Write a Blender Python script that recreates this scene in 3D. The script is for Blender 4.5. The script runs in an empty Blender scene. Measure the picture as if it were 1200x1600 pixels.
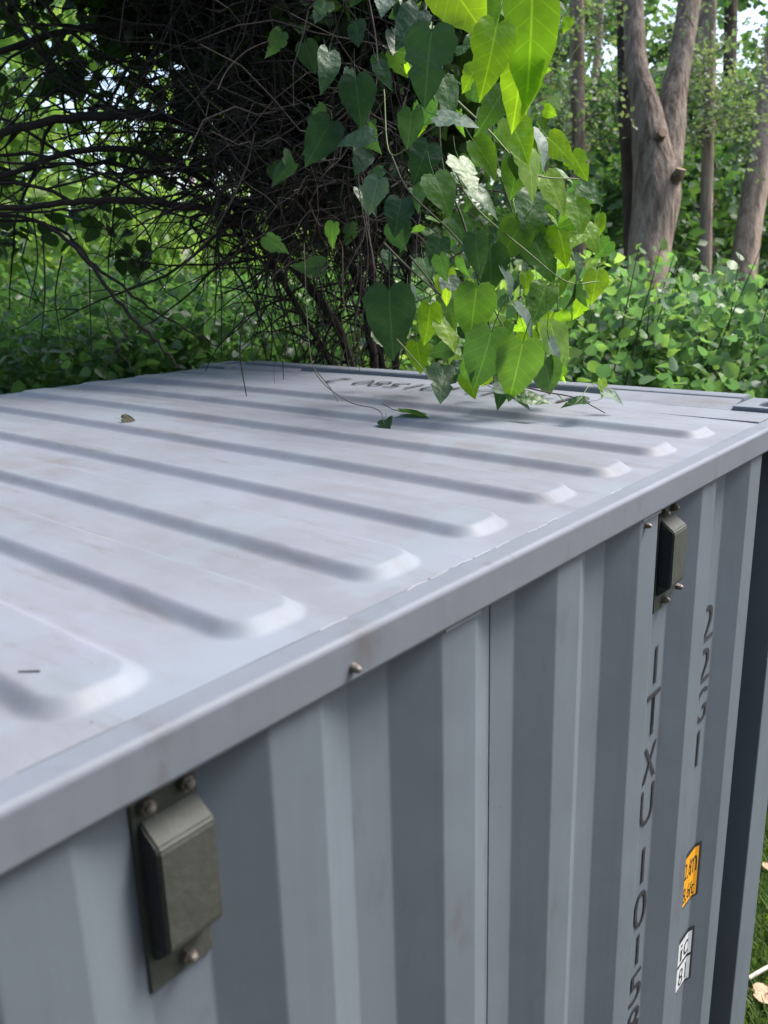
import bpy, bmesh, math, random
import numpy as np
from mathutils import Vector, Matrix

# ------------------------------------------------------------------ camera, sky, sun, exposure
scene = bpy.context.scene
COL = scene.collection
H = 2.6                                           # height of the container roof above the ground
CAM = np.array([0.6263, -2.5939, 0.4078 + H])
YAW, PITCH, ROLL, FPX = 0.7016, 0.2763, -0.0277, 1356.357     # focal length in pixels of a 1200 x 1600 frame

def basis():
    cy, sy, cp, sp = math.cos(YAW), math.sin(YAW), math.cos(PITCH), math.sin(PITCH)
    fwd = np.array([-sy * cp, cy * cp, -sp]); right = np.array([cy, sy, 0.0]); up = np.cross(right, fwd)
    cr, sr = math.cos(ROLL), math.sin(ROLL)
    return cr * right + sr * up, -sr * right + cr * up, fwd
RV, UV, FV = basis()

cam_data = bpy.data.cameras.new('camera')
cam = bpy.data.objects.new('camera', cam_data); COL.objects.link(cam)
m = Matrix.Identity(4)
for i in range(3):
    m[i][0], m[i][1], m[i][2], m[i][3] = RV[i], UV[i], -FV[i], CAM[i]
cam.matrix_world = m
cam_data.sensor_fit = 'VERTICAL'; cam_data.sensor_height = 32.0
cam_data.lens = FPX / 1600 * 32.0
cam_data.clip_start = 0.05; cam_data.clip_end = 1500
cam_data.dof.use_dof = True
cam_data.dof.focus_distance = 2.1
cam_data.dof.aperture_fstop = cam_data.lens / 6.0       # a few millimetres wide aperture, as a phone has
scene.camera = cam

SUN_DIR = Vector((0.31, 0.50, 0.81)).normalized()        # towards the light
sun_el = math.asin(SUN_DIR.z); sun_az = math.atan2(SUN_DIR.x, SUN_DIR.y)
world = bpy.data.worlds.new('World'); scene.world = world; world.use_nodes = True
wn = world.node_tree.nodes; wl = world.node_tree.links
bg = wn['Background']
sky = wn.new('ShaderNodeTexSky'); sky.sky_type = 'NISHITA'; sky.sun_disc = False
sky.sun_elevation = sun_el; sky.sun_rotation = sun_az
sky.air_density = 1.0; sky.dust_density = 3.0; sky.ozone_density = 1.0
wl.new(sky.outputs[0], bg.inputs['Color']); bg.inputs['Strength'].default_value = 0.10
sd = bpy.data.lights.new('sun', 'SUN'); sd.energy = 1.5; sd.angle = math.radians(22); sd.color = (1.0, 0.97, 0.92)
so = bpy.data.objects.new('sun', sd); COL.objects.link(so)
so.rotation_euler = SUN_DIR.to_track_quat('Z', 'Y').to_euler()
vs = scene.view_settings
vs.view_transform = 'Standard'; vs.look = 'None'; vs.gamma = 1.0; vs.use_curve_mapping = False
vs.exposure = 2.0
scene.cycles.max_bounces = 8; scene.cycles.transmission_bounces = 4; scene.cycles.diffuse_bounces = 4

# ------------------------------------------------------------------ helpers
rnd = random.Random(7)
rng = np.random.default_rng(11)

def at(px, py, dep):
    """a point of the place: photo pixel (1200 x 1600) and distance along the view in metres"""
    return CAM + dep * (FV + RV * (px - 600) / FPX - UV * (py - 800) / FPX)

def link(name, mesh, mat=None, parent=None, loc=None):
    o = bpy.data.objects.new(name, mesh); COL.objects.link(o)
    if mat is not None and len(mesh.materials) == 0: mesh.materials.append(mat)
    if parent is not None: o.parent = parent
    if loc is not None: o.location = loc
    return o

def tag(o, label=None, cat=None, group=None, kind=None):
    if label: o['label'] = label
    if cat: o['category'] = cat
    if group: o['group'] = group
    if kind: o['kind'] = kind
    return o

def empty(name, loc, label, cat, group=None):
    o = bpy.data.objects.new(name, None); COL.objects.link(o); o.location = loc
    o.empty_display_size = 0.2
    return tag(o, label, cat, group)

def np_mesh(name, V, F, smooth=False):
    """F: int array (n,3) or (n,4)"""
    V = np.asarray(V, dtype=np.float32).reshape(-1, 3); F = np.asarray(F, dtype=np.int32)
    me = bpy.data.meshes.new(name)
    n, k = F.shape
    me.vertices.add(len(V)); me.vertices.foreach_set('co', V.ravel())
    me.loops.add(n * k); me.loops.foreach_set('vertex_index', F.ravel())
    me.polygons.add(n); me.polygons.foreach_set('loop_start', np.arange(0, n * k, k, dtype=np.int32))
    if smooth: me.polygons.foreach_set('use_smooth', np.ones(n, dtype=bool))
    me.update(calc_edges=True)
    return me

def bm_mesh(name, bm, smooth=False):
    bmesh.ops.recalc_face_normals(bm, faces=bm.faces)
    me = bpy.data.meshes.new(name); bm.to_mesh(me); bm.free()
    if smooth: me.polygons.foreach_set('use_smooth', [True] * len(me.polygons))
    return me

def box_bm(x0, x1, y0, y1, z0, z1, bev=0.0, seg=2):
    bm = bmesh.new()
    bmesh.ops.create_cube(bm, size=1.0)
    for v in bm.verts:
        v.co = Vector(((x0 + x1) / 2 + v.co.x * (x1 - x0), (y0 + y1) / 2 + v.co.y * (y1 - y0), (z0 + z1) / 2 + v.co.z * (z1 - z0)))
    if bev: bmesh.ops.bevel(bm, geom=bm.edges[:], offset=bev, segments=seg, affect='EDGES', profile=0.5)
    return bm

def unit(a): return a / np.maximum(np.linalg.norm(a, axis=-1, keepdims=True), 1e-9)

def smooth_path(P, n):
    """Catmull-Rom through rows of P (any columns), n points per span"""
    P = np.asarray(P, float); Q = np.vstack([2 * P[0] - P[1], P, 2 * P[-1] - P[-2]]); out = []
    for i in range(1, len(Q) - 2):
        a, b, c, d = Q[i - 1], Q[i], Q[i + 1], Q[i + 2]
        for t in np.linspace(0, 1, n, endpoint=False):
            out.append(0.5 * ((2 * b) + (c - a) * t + (2 * a - 5 * b + 4 * c - d) * t * t + (3 * b - a - 3 * c + d) * t ** 3))
    out.append(Q[-2]); return np.array(out)

class Tubes:
    """collects tapered tubes into one mesh"""
    def __init__(s): s.V = []; s.F = []; s.n = 0
    def add(s, P, R, k=5, rough=0.0, cap=True):
        P = np.asarray(P, float); R = np.broadcast_to(np.asarray(R, float), (len(P),))
        T = unit(np.gradient(P, axis=0))
        ref = np.array([0.0, 0.0, 1.0]) if abs(T[0][2]) < 0.8 else np.array([1.0, 0.0, 0.0])
        N = np.empty_like(P); nrm = ref
        for i in range(len(P)):
            nrm = nrm - T[i] * (nrm @ T[i]); nrm = nrm / max(np.linalg.norm(nrm), 1e-9); N[i] = nrm
        B = np.cross(T, N)
        a = np.linspace(0, 2 * math.pi, k, endpoint=False)
        if rough:            # long ridges along the tube, drifting slowly
            g = rng.normal(size=(len(P), k)); ridge = rng.normal(size=k)[None, :] * .8
            for _ in range(3): g[1:-1] = (g[:-2] + 2 * g[1:-1] + g[2:]) / 4
            rr = R[:, None] * (1 + rough * (ridge + g))
        else: rr = np.repeat(R[:, None], k, 1)
        V = P[:, None, :] + rr[..., None] * (np.cos(a)[None, :, None] * N[:, None, :] + np.sin(a)[None, :, None] * B[:, None, :])
        s.V.append(V.reshape(-1, 3))
        i = np.arange(len(P) - 1)[:, None] * k; j = np.arange(k)[None, :]; j2 = (j + 1) % k
        F = np.stack([i + j, i + j2, i + k + j2, i + k + j], -1).reshape(-1, 4) + s.n
        s.F.append(F); s.n += len(P) * k
    def mesh(s, name): return np_mesh(name, np.concatenate(s.V), np.concatenate(s.F), True)

LEAF6 = np.array([[0, 0, 0], [.22, .40, .10], [.62, .33, .08], [1, 0, -.06], [.62, -.33, .08], [.22, -.40, .10]])
LEAF8 = np.array([[0, 0, 0], [.10, .26, .05], [.34, .40, .10], [.66, .29, .07], [1, 0, -.08], [.66, -.29, .07], [.34, -.40, .10], [.10, -.26, .05]])
LEAF4 = np.array([[0, 0, 0], [.42, .36, .08], [1, 0, -.04], [.42, -.36, .08]])
def leaf_cloud(name, P, size, droop=0.3, flat=0.5, shape=6, T=None, jitter=0.3, width=1.0):
    """one small folded leaf per row of P; flat = how far the blades lie level"""
    n = len(P); S = size * (1 + jitter * rng.normal(size=n).clip(-1.6, 1.6))
    t = rng.normal(size=(n, 3)); t[:, 2] = t[:, 2] * 0.5 - droop
    if T is not None: t = t * 0.7 + T
    t = unit(t)
    nr = rng.normal(size=(n, 3)) * (1 - flat) + np.array([0, 0, 1.0]) * flat
    nr = unit(nr - t * (nr * t).sum(-1, keepdims=True)); sd_ = np.cross(nr, t)
    L = {8: LEAF8, 6: LEAF6, 4: LEAF4}[shape] * np.array([1, width, 1])
    V = P[:, None, :] + S[:, None, None] * (L[None, :, 0:1] * t[:, None, :] + L[None, :, 1:2] * sd_[:, None, :] + L[None, :, 2:3] * nr[:, None, :])
    b = np.arange(n)[:, None] * len(L)
    if shape == 6: F = np.concatenate([b + np.array([0, 3, 2, 1]), b + np.array([0, 5, 4, 3])])
    elif shape == 8:
        F = np.concatenate([b + np.array([0, q + 1, q]) for q in range(1, 7)])
    else: F = np.concatenate([b + np.array([0, 2, 1]), b + np.array([0, 3, 2])])
    return np_mesh(name, V.reshape(-1, 3), F)

def ell(c, r, n, shell=0.0):
    d = unit(rng.normal(size=(n, 3))); q = rng.random(n) ** (1 / 3)
    if shell: q = 1 - (1 - q) * (1 - shell)
    return np.asarray(c) + d * q[:, None] * np.asarray(r)

def clumpy(c, r, nclump, per, csize, shell=0.3):
    C = ell(c, r, nclump, shell)
    K = np.repeat(C, per, 0)
    s = np.repeat(csize * (0.6 + 0.8 * rng.random(nclump)), per)
    return K + rng.normal(size=K.shape) * s[:, None] * np.array([1, 1, .55]) * 0.5

# ------------------------------------------------------------------ materials
def mat(name):
    mt = bpy.data.materials.new(name); mt.use_nodes = True
    nt = mt.node_tree; b = nt.nodes['Principled BSDF']
    return mt, nt, b

def node(nt, typ, **kw):
    n = nt.nodes.new(typ)
    for k, v in kw.items():
        if hasattr(n, k): setattr(n, k, v)
        else: n.inputs[k].default_value = v
    return n

def ramp(nt, fac, stops):
    r = nt.nodes.new('ShaderNodeValToRGB'); e = r.color_ramp.elements
    while len(e) > 1: e.remove(e[-1])
    e[0].position, e[0].color = stops[0][0], (*stops[0][1], 1)
    for p, c in stops[1:]:
        x = e.new(p); x.color = (*c, 1)
    nt.links.new(fac, r.inputs[0]); return r.outputs[0]

def noise(nt, scale, detail=4, rough=0.55, vec=None, mapping=None):
    n = node(nt, 'ShaderNodeTexNoise'); n.inputs['Scale'].default_value = scale
    n.inputs['Detail'].default_value = detail; n.inputs['Roughness'].default_value = rough
    if mapping is not None:
        mp = node(nt, 'ShaderNodeMapping'); mp.inputs['Scale'].default_value = mapping
        nt.links.new(vec, mp.inputs[0]); nt.links.new(mp.outputs[0], n.inputs['Vector'])
    elif vec is not None: nt.links.new(vec, n.inputs['Vector'])
    return n.outputs['Fac']

def mix(nt, fac, a, b, blend='MIX'):
    x = node(nt, 'ShaderNodeMix'); x.data_type = 'RGBA'; x.blend_type = blend
    if isinstance(fac, (int, float)): x.inputs[0].default_value = fac
    else: nt.links.new(fac, x.inputs[0])
    for i, v in ((6, a), (7, b)):
        if isinstance(v, tuple): x.inputs[i].default_value = (*v, 1)
        else: nt.links.new(v, x.inputs[i])
    return x.outputs[2]

def bump(nt, b, h, strength, dist):
    n = node(nt, 'ShaderNodeBump'); n.inputs['Strength'].default_value = strength; n.inputs['Distance'].default_value = dist
    nt.links.new(h, n.inputs['Height']); nt.links.new(n.outputs[0], b.inputs['Normal'])

def paint_mat(name, base, dirt=0.35, roof=False, spot=None):
    mt, nt, b = mat(name)
    g = node(nt, 'ShaderNodeTexCoord').outputs['Object']
    tone = ramp(nt, noise(nt, 1.7, 4, .6, g), [(.3, tuple(c * .93 for c in base)), (.7, tuple(min(1, c * 1.05) for c in base))])
    if roof:
        stain = ramp(nt, noise(nt, 2.6, 7, .66, g, (.8, 2.4, 1)), [(.50, (0, 0, 0)), (.68, (1, 1, 1))])
        c = mix(nt, stain, tone, mix(nt, .45, tone, (.140, .118, .112)))
        st2 = ramp(nt, noise(nt, 6, 8, .7, g, (.5, 3.0, 1)), [(.55, (0, 0, 0)), (.68, (.55, .55, .55))])
        c = mix(nt, st2, c, (.125, .108, .10))
        grime = ramp(nt, noise(nt, 1.5, 7, .72, g, (1.0, 1.5, 1)), [(.42, (0, 0, 0)), (.66, (.55, .55, .55))])
        c = mix(nt, grime, c, (.140, .140, .148))
        pale = ramp(nt, noise(nt, 3.1, 5, .6, g, (1.6, 1.0, 1)), [(.53, (0, 0, 0)), (.60, (.45, .45, .45))])
        c = mix(nt, pale, c, (.19, .222, .25))
        vor = node(nt, 'ShaderNodeTexVoronoi'); vor.inputs['Scale'].default_value = 15
        nt.links.new(g, vor.inputs['Vector'])
        spk = ramp(nt, vor.outputs['Distance'], [(.018, (1, 1, 1)), (.03, (0, 0, 0))])
        c = mix(nt, spk, c, (.05, .035, .03))
        scr = ramp(nt, noise(nt, 40, 2, .4, g, (.05, 3.0, 1)), [(.745, (0, 0, 0)), (.76, (.6, .6, .6))])
        c = mix(nt, scr, c, (.115, .108, .10))
    else:
        run = ramp(nt, noise(nt, 30, 5, .6, g, (1, 1, .03)), [(.50, (0, 0, 0)), (.80, (.24, .24, .24))])
        tone = mix(nt, run, tone, tuple(c * .62 for c in base))
        chalk = ramp(nt, noise(nt, 4, 6, .7, g, (1, 1, .5)), [(.52, (0, 0, 0)), (.75, (.30, .30, .30))])
        tone = mix(nt, chalk, tone, tuple(min(1, c * 1.35) for c in base))
        st = ramp(nt, noise(nt, 9, 6, .65, g, (1, 1, .35)), [(.60, (0, 0, 0)), (.74, (dirt, dirt, dirt))])
        c = mix(nt, st, tone, (.09, .076, .07))
        vor = node(nt, 'ShaderNodeTexVoronoi'); vor.inputs['Scale'].default_value = 13
        nt.links.new(g, vor.inputs['Vector'])
        spk = ramp(nt, vor.outputs['Distance'], [(.014, (1, 1, 1)), (.024, (0, 0, 0))])
        c = mix(nt, spk, c, (.06, .045, .04))
    if spot:
        dn = node(nt, 'ShaderNodeVectorMath', operation='DISTANCE'); nt.links.new(g, dn.inputs[0]); dn.inputs[1].default_value = spot
        jit = node(nt, 'ShaderNodeMath', operation='MULTIPLY_ADD'); nt.links.new(noise(nt, 55, 6, .7, g), jit.inputs[0]); jit.inputs[1].default_value = .07; nt.links.new(dn.outputs['Value'], jit.inputs[2])
        c = mix(nt, ramp(nt, jit.outputs[0], [(.035, (.5, .5, .5)), (.075, (0, 0, 0))]), c, (.085, .060, .048))
    nt.links.new(c, b.inputs['Base Color'])
    rg = ramp(nt, noise(nt, 5, 5, .6, g), [(.3, (.48, .48, .48)), (.7, (.66, .66, .66))])
    nt.links.new(rg, b.inputs['Roughness'])
    b.inputs['Specular IOR Level'].default_value = 0.24
    bump(nt, b, noise(nt, 7, 3, .5, g), .10, .02)
    return mt

def plain(name, col, rough=0.5, metal=0.0, var=0.2, scale=20, bmp=0.0):
    mt, nt, b = mat(name)
    g = node(nt, 'ShaderNodeTexCoord').outputs['Object']
    c = ramp(nt, noise(nt, scale, 5, .6, g), [(.3, tuple(x * (1 - var) for x in col)), (.7, tuple(min(1, x * (1 + var)) for x in col))])
    nt.links.new(c, b.inputs['Base Color']); b.inputs['Roughness'].default_value = rough; b.inputs['Metallic'].default_value = metal
    if bmp: bump(nt, b, noise(nt, scale * 3, 4, .6, g), bmp, .01)
    return mt

def leaf_mat(name, cols, trans=0.4, rough=0.42, veins=False, spec=0.4, tcol=None):
    mt, nt, b = mat(name)
    if veins:
        oi = node(nt, 'ShaderNodeObjectInfo').outputs['Random']
    else:
        oi = node(nt, 'ShaderNodeNewGeometry').outputs['Random Per Island']
    n = len(cols)
    c = ramp(nt, oi, [(i / max(1, n - 1), cc) for i, cc in enumerate(cols)])
    if veins:
        g = node(nt, 'ShaderNodeTexCoord').outputs['Object']
        sx = node(nt, 'ShaderNodeSeparateXYZ'); nt.links.new(g, sx.inputs[0])
        ab = node(nt, 'ShaderNodeMath', operation='ABSOLUTE'); nt.links.new(sx.outputs[1], ab.inputs[0])
        # side veins: stripes slanted away from the midrib
        k = node(nt, 'ShaderNodeMath', operation='MULTIPLY_ADD'); nt.links.new(ab.outputs[0], k.inputs[0]); k.inputs[1].default_value = -0.75
        nt.links.new(sx.outputs[0], k.inputs[2])
        f = node(nt, 'ShaderNodeMath', operation='MULTIPLY'); nt.links.new(k.outputs[0], f.inputs[0]); f.inputs[1].default_value = 5.5
        fr = node(nt, 'ShaderNodeMath', operation='FRACT'); nt.links.new(f.outputs[0], fr.inputs[0])
        pp = node(nt, 'ShaderNodeMath', operation='PINGPONG'); nt.links.new(fr.outputs[0], pp.inputs[0]); pp.inputs[1].default_value = .5
        vn = ramp(nt, pp.outputs[0], [(.0, (.45, .45, .45)), (.07, (0, 0, 0))])
        md = ramp(nt, ab.outputs[0], [(.006, (.9, .9, .9)), (.016, (0, 0, 0))])
        vv = mix(nt, 1.0, vn, md, 'LIGHTEN')
        vein = vv
        lt = mix(nt, 1.0, c, (1.9, 1.7, 1.8), 'MULTIPLY'); c2 = mix(nt, vv, c, lt)
        blot = noise(nt, 3.0, 4, .6, g)
        c = mix(nt, .35, c2, mix(nt, 1.0, c2, ramp(nt, blot, [(.35, (.55, .55, .6)), (.65, (1.35, 1.3, 1.1))]), 'MULTIPLY'))
        bump(nt, b, noise(nt, 3.5, 2, .5, g), .22, .03)
    nt.links.new(c, b.inputs['Base Color'])
    b.inputs['Roughness'].default_value = rough; b.inputs['Specular IOR Level'].default_value = spec
    tr = node(nt, 'ShaderNodeBsdfTranslucent')
    tc = mix(nt, 1.0, c, tcol or (1.0, 1.0, .45), 'MULTIPLY')
    sc = mix(nt, 1.0, tc, (2.6, 2.6, 2.6), 'MULTIPLY')
    nt.links.new(sc, tr.inputs[0])
    ms = node(nt, 'ShaderNodeMixShader'); ms.inputs[0].default_value = trans
    nt.links.new(b.outputs[0], ms.inputs[1]); nt.links.new(tr.outputs[0], ms.inputs[2])
    nt.links.new(ms.outputs[0], nt.nodes['Material Output'].inputs['Surface'])
    return mt

def bark_mat(name, a, b2, scale=6.0, stretch=.18, bstr=.8, dist=.03):
    mt, nt, b = mat(name)
    g = node(nt, 'ShaderNodeTexCoord').outputs['Object']
    f = noise(nt, scale, 8, .68, g, (1, 1, stretch))
    f2 = noise(nt, 1.3, 3, .5, g)
    c = ramp(nt, f, [(.40, a), (.47, tuple(.6 * x + .4 * y for x, y in zip(a, b2))), (.58, b2)])
    c = mix(nt, .35, c, ramp(nt, f2, [(.35, tuple(x * .55 for x in b2)), (.65, tuple(min(1, x * 1.25) for x in b2))]))
    nt.links.new(c, b.inputs['Base Color']); b.inputs['Roughness'].default_value = .9; b.inputs['Specular IOR Level'].default_value = .2
    bump(nt, b, f, bstr, dist); return mt

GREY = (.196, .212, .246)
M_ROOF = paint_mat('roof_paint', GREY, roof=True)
M_WALL = paint_mat('wall_paint_shaded', (.124, .145, .168), .5)  # the roof's grey darkened, standing in for the side's weaker light
M_RAIL = paint_mat('rail_paint', (.148, .164, .190), .7, spot=(0.0, -1.893, H - .022))
M_DARK = plain('near_black', (.02, .02, .022), .8)
M_BLACK = plain('black_lettering', (.022, .022, .027), .6, 0, .35, 60)
M_VENT = plain('vent_metal', (.042, .046, .036), .68, 0.0, .18, 30, .15)
M_BOLT = plain('bolt_steel', (.19, .165, .14), .5, .5, .35, 90, .3)
M_RUST = plain('rusty_steel', (.16, .075, .045), .85, 0, .5, 40, .4)
M_ORANGE = plain('orange_decal', (.82, .36, .012), .45, 0, .06)
M_WHITE = plain('white_decal', (.60, .62, .62), .5, 0, .06)
M_SEAL = plain('sealant', (.25, .26, .28), .5, 0, .1)
M_CRACK = plain('open_seam', (.10, .10, .105), .9)
M_FLOOR = plain('plywood', (.2, .13, .08), .7)

# ------------------------------------------------------------------ terrain
def ground_z(x, y):
    x = np.asarray(x, float); y = np.asarray(y, float)
    d = np.maximum(np.maximum(y - 1.6, -x - 3.6), 0)          # distance out from the container's back and far side
    s = np.clip(d / 6.5, 0, 1); s = s * s * (3 - 2 * s)
    z = 2.15 * s * np.clip((y + 9) / 8, 0, 1) + .012 * np.maximum(d - 5, 0)
    return z + (.05 * np.sin(1.7 * x + .6) * np.cos(1.3 * y) + .12 * np.sin(.4 * x + 1) * np.sin(.37 * y)) * np.clip(d / 2, 0, 1)

def soil():
    mt, nt, b = mat('woodland_soil')
    g = node(nt, 'ShaderNodeTexCoord').outputs['Object']
    c = ramp(nt, noise(nt, 1.2, 8, .65, g), [(.35, (.05, .04, .025)), (.52, (.08, .06, .035)), (.62, (.045, .075, .02)), (.75, (.06, .10, .03))])
    nt.links.new(c, b.inputs['Base Color']); b.inputs['Roughness'].default_value = .95
    bump(nt, b, noise(nt, 14, 6, .7, g), .8, .05); return mt
u_ = np.linspace(-1, 1, 181); axis = np.sinh(u_ * 5.2) / np.sinh(5.2) * 420
gx, gy = np.meshgrid(axis - 2, axis + 3)
GV = np.stack([gx, gy, ground_z(gx, gy)], -1).reshape(-1, 3)
i, j = np.meshgrid(np.arange(180), np.arange(180)); q0 = (j * 181 + i).ravel()
tag(link('ground', np_mesh('ground', GV, np.stack([q0, q0 + 1, q0 + 182, q0 + 181], -1), True), soil()), kind='structure')

# ------------------------------------------------------------------ the shipping container
W, LEN = 2.438, 6.058
box = empty('shipping_container', (-W / 2, -LEN / 2, 0), 'grey painted steel shipping container with ribbed roof and corrugated side wall', 'container')
OFF = Vector((W / 2, LEN / 2, 0))            # container children are modelled in world coordinates and shifted to the empty
def cpart(name, mesh, mt, parent=None):
    o = link(name, mesh, mt, parent or box)
    if parent is None: o.location = OFF
    return o

RP, RY0, REND = .2328, -2.163 - .018, .083        # roof rib pitch, centre of the rib whose end lies nearest, set-back of rib ends
CAMBER = .010
def roof_z(x, y):
    cx = (x + W / 2) / (W / 2)
    z = CAMBER * (1 - cx ** 2)
    k = np.round((y - RY0) / RP); c = RY0 + k * RP
    ok = (c < -.42) & (c > -LEN + .35)
    hx, hy, rr = W / 2 - REND, .070, .052
    qx = np.abs(x + W / 2) - (hx - rr); qy = np.abs(y - c) - (hy - rr)
    d = np.hypot(np.maximum(qx, 0), np.maximum(qy, 0)) + np.minimum(np.maximum(qx, qy), 0) - rr
    t = np.clip(-d / .023, 0, 1); t = t * t * (3 - 2 * t) * .35 + t * .65
    return z + np.where(ok, .0160 * t, 0)
xs = np.concatenate([np.linspace(-W + .037, -W + .25, 28), np.linspace(-W + .25, -.25, 42)[1:-1], np.linspace(-.25, -.037, 56)])
ys = np.concatenate([np.arange(-LEN + .1, -3.0, .012), np.arange(-3.0, -.08, .0042), [-.08]])
X, Y = np.meshgrid(xs, ys); Z = roof_z(X, Y) + H - .0025
Z = Z + .0022 * np.sin(X * 3.1 + Y * 1.3) * np.sin(Y * 2.3 + .7)
nx, ny = len(xs), len(ys)
i, j = np.meshgrid(np.arange(nx - 1), np.arange(ny - 1)); q0 = (j * nx + i).ravel()
roof = cpart('roof_panel', np_mesh('roof_panel', np.stack([X, Y, Z], -1).reshape(-1, 3), np.stack([q0, q0 + 1, q0 + nx + 1, q0 + nx], -1), True), M_ROOF)
roof['label'] = 'dirty pale grey roof sheet with raised pressed ribs'

# weld bead and hairline seams on the roof edge
for y0, y1, zz in ((-1.98, -1.50, .0012), (-1.46, -1.36, .0012), (-1.20, -1.12, .001)):
    n = max(3, int((y1 - y0) / .05))
    for s in range(n):
        if rng.random() < .18: continue
        tb = Tubes(); a = y0 + (y1 - y0) * s / n; b2 = a + (y1 - y0) / n * (.75 + .2 * rng.random())
        tb.add([(-.0395 + .0012 * rng.normal(), a, H - .0015 + zz), (-.0395 + .0012 * rng.normal(), (a + b2) / 2, H - .001 + zz), (-.0395 + .0012 * rng.normal(), b2, H - .0015 + zz)], .0010, 4)
        cpart('weld_bead', tb.mesh('weld_bead'), M_SEAL)
tb = Tubes()
yy = np.linspace(-2.3, -.4, 90)
tb.add(np.stack([-.0425 + .0008 * np.sin(yy * 23), yy, H - .0026 + roof_z(np.full(90, -.0425), yy)], -1), .0006, 4)
cpart('roof_seam', tb.mesh('roof_seam'), M_CRACK)

def crisp(o):
    md = o.modifiers.new('normals', 'WEIGHTED_NORMAL'); md.weight = 100; md.keep_sharp = False
    return o
# top rails: square tube with rounded edges
def rail(x0, x1, nm):
    o = cpart(nm, bm_mesh(nm, box_bm(x0, x1, -LEN + .178, -.178, H - .0625, H, .009, 4), True), M_RAIL); return crisp(o)
rail(-.046, 0, 'top_rail'); rail(-W, -W + .046, 'top_rail')
cpart('bottom_rail', bm_mesh('bottom_rail', box_bm(-.05, 0, -LEN + .178, -.178, .02, .18, .006), True), M_RAIL)
cpart('bottom_rail', bm_mesh('bottom_rail', box_bm(-W, -W + .05, -LEN + .178, -.178, .02, .18, .006), True), M_RAIL)
cpart('floor', bm_mesh('floor', box_bm(-W + .05, -.05, -LEN + .1, -.1, .12, .17)), M_FLOOR)

# side wall: trapezoid corrugation, each welded panel a sheet of its own
PW, YW = .3153, -2.0423                        # pitch; y where an outward slope meets the outer flat
FL, SL, DEP, XO = .080, .079, .033, -.010      # outer flat, slope, depth, outer plane
INR = PW - FL - 2 * SL
def wall_x(y):
    t = (y - YW) % PW
    if t < FL: return XO
    if t < FL + SL: return XO - DEP * (t - FL) / SL
    if t < FL + SL + INR: return XO - DEP
    return XO - DEP * (1 - (t - FL - SL - INR) / SL)
def breaks(y0, y1):
    out = []
    k0 = math.floor((y0 - YW) / PW) - 1
    for k in range(k0, k0 + int((y1 - y0) / PW) + 4):
        for f in (0, FL, FL + SL, FL + SL + INR):
            v = YW + k * PW + f
            if y0 < v < y1: out.append(v)
    return sorted(out)
def wall_sheet(y0, y1):
    bm = bmesh.new(); ysx = [y0] + breaks(y0, y1) + [y1]
    # the bends are rounded with two extra lines each
    pts = []
    for q, y in enumerate(ysx):
        if 0 < q < len(ysx) - 1:
            for dy in (-.0032, 0, .0032):
                x = wall_x(y + dy)
                if dy == 0: x = .5 * wall_x(y) + .25 * (wall_x(y - .0032) + wall_x(y + .0032))
                pts.append((x, y + dy))
        else: pts.append((wall_x(y), y))
    rows = []
    for z in np.linspace(.17, H - .055, 12): rows.append([bm.verts.new((x, y, z)) for x, y in pts])
    for a, b2 in zip(rows, rows[1:]):
        for q in range(len(pts) - 1): bm.faces.new((a[q], a[q + 1], b2[q + 1], b2[q]))
    bm.normal_update()
    if sum(f.normal.x for f in bm.faces) < 0: bmesh.ops.reverse_faces(bm, faces=bm.faces[:])
    me = bpy.data.meshes.new('wall_panel'); bm.to_mesh(me); bm.free(); me.polygons.foreach_set('use_smooth', [True] * len(me.polygons))
    o = cpart('wall_panel', me, M_WALL)
    md = o.modifiers.new('thick', 'SOLIDIFY'); md.thickness = .002; md.offset = -1
    crisp(o)
    return o
YSEAM = -1.560
YEND = -.315
for a, b2 in ((-LEN + .3, -4.40), (-4.397, -2.985), (-2.982, YSEAM - .002), (YSEAM + .0015, YEND)):
    wall_sheet(a, b2)
bm = box_bm(XO - DEP - .008, XO - DEP - .003, YSEAM - .02, YSEAM + .02, .17, H - .06)
cpart('joint_backing', bm_mesh('joint_backing', bm), M_DARK)
# thin sealant strips along the rail over the outer flats
for k in range(0, 7):
    y = YW + k * PW
    if k in (1, 3): 
        cpart('sealant_strip', bm_mesh('sealant_strip', box_bm(XO - .0005, XO + .0022, y + .005, y + FL + .01, H - .0685, H - .0632, .0008, 1)), M_SEAL)

# far side wall and ends (seen only over the roof line, but the box is closed)
cpart('wall_panel', bm_mesh('far_wall', box_bm(-W + .012, -W + .016, -LEN + .15, -.15, .17, H - .06)), M_WALL)
cpart('end_wall', bm_mesh('end_wall', box_bm(-W + .1, -.1, -.06, -.055, .17, H - .02)), M_WALL)
for s in (-1, 1):
    dx = -W / 2 + s * W / 4
    cpart('door', bm_mesh('door', box_bm(dx - W / 4 + .07, dx + W / 4 - .07, -LEN + .05, -LEN + .09, .17, H - .1, .006)), M_WALL)

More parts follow.
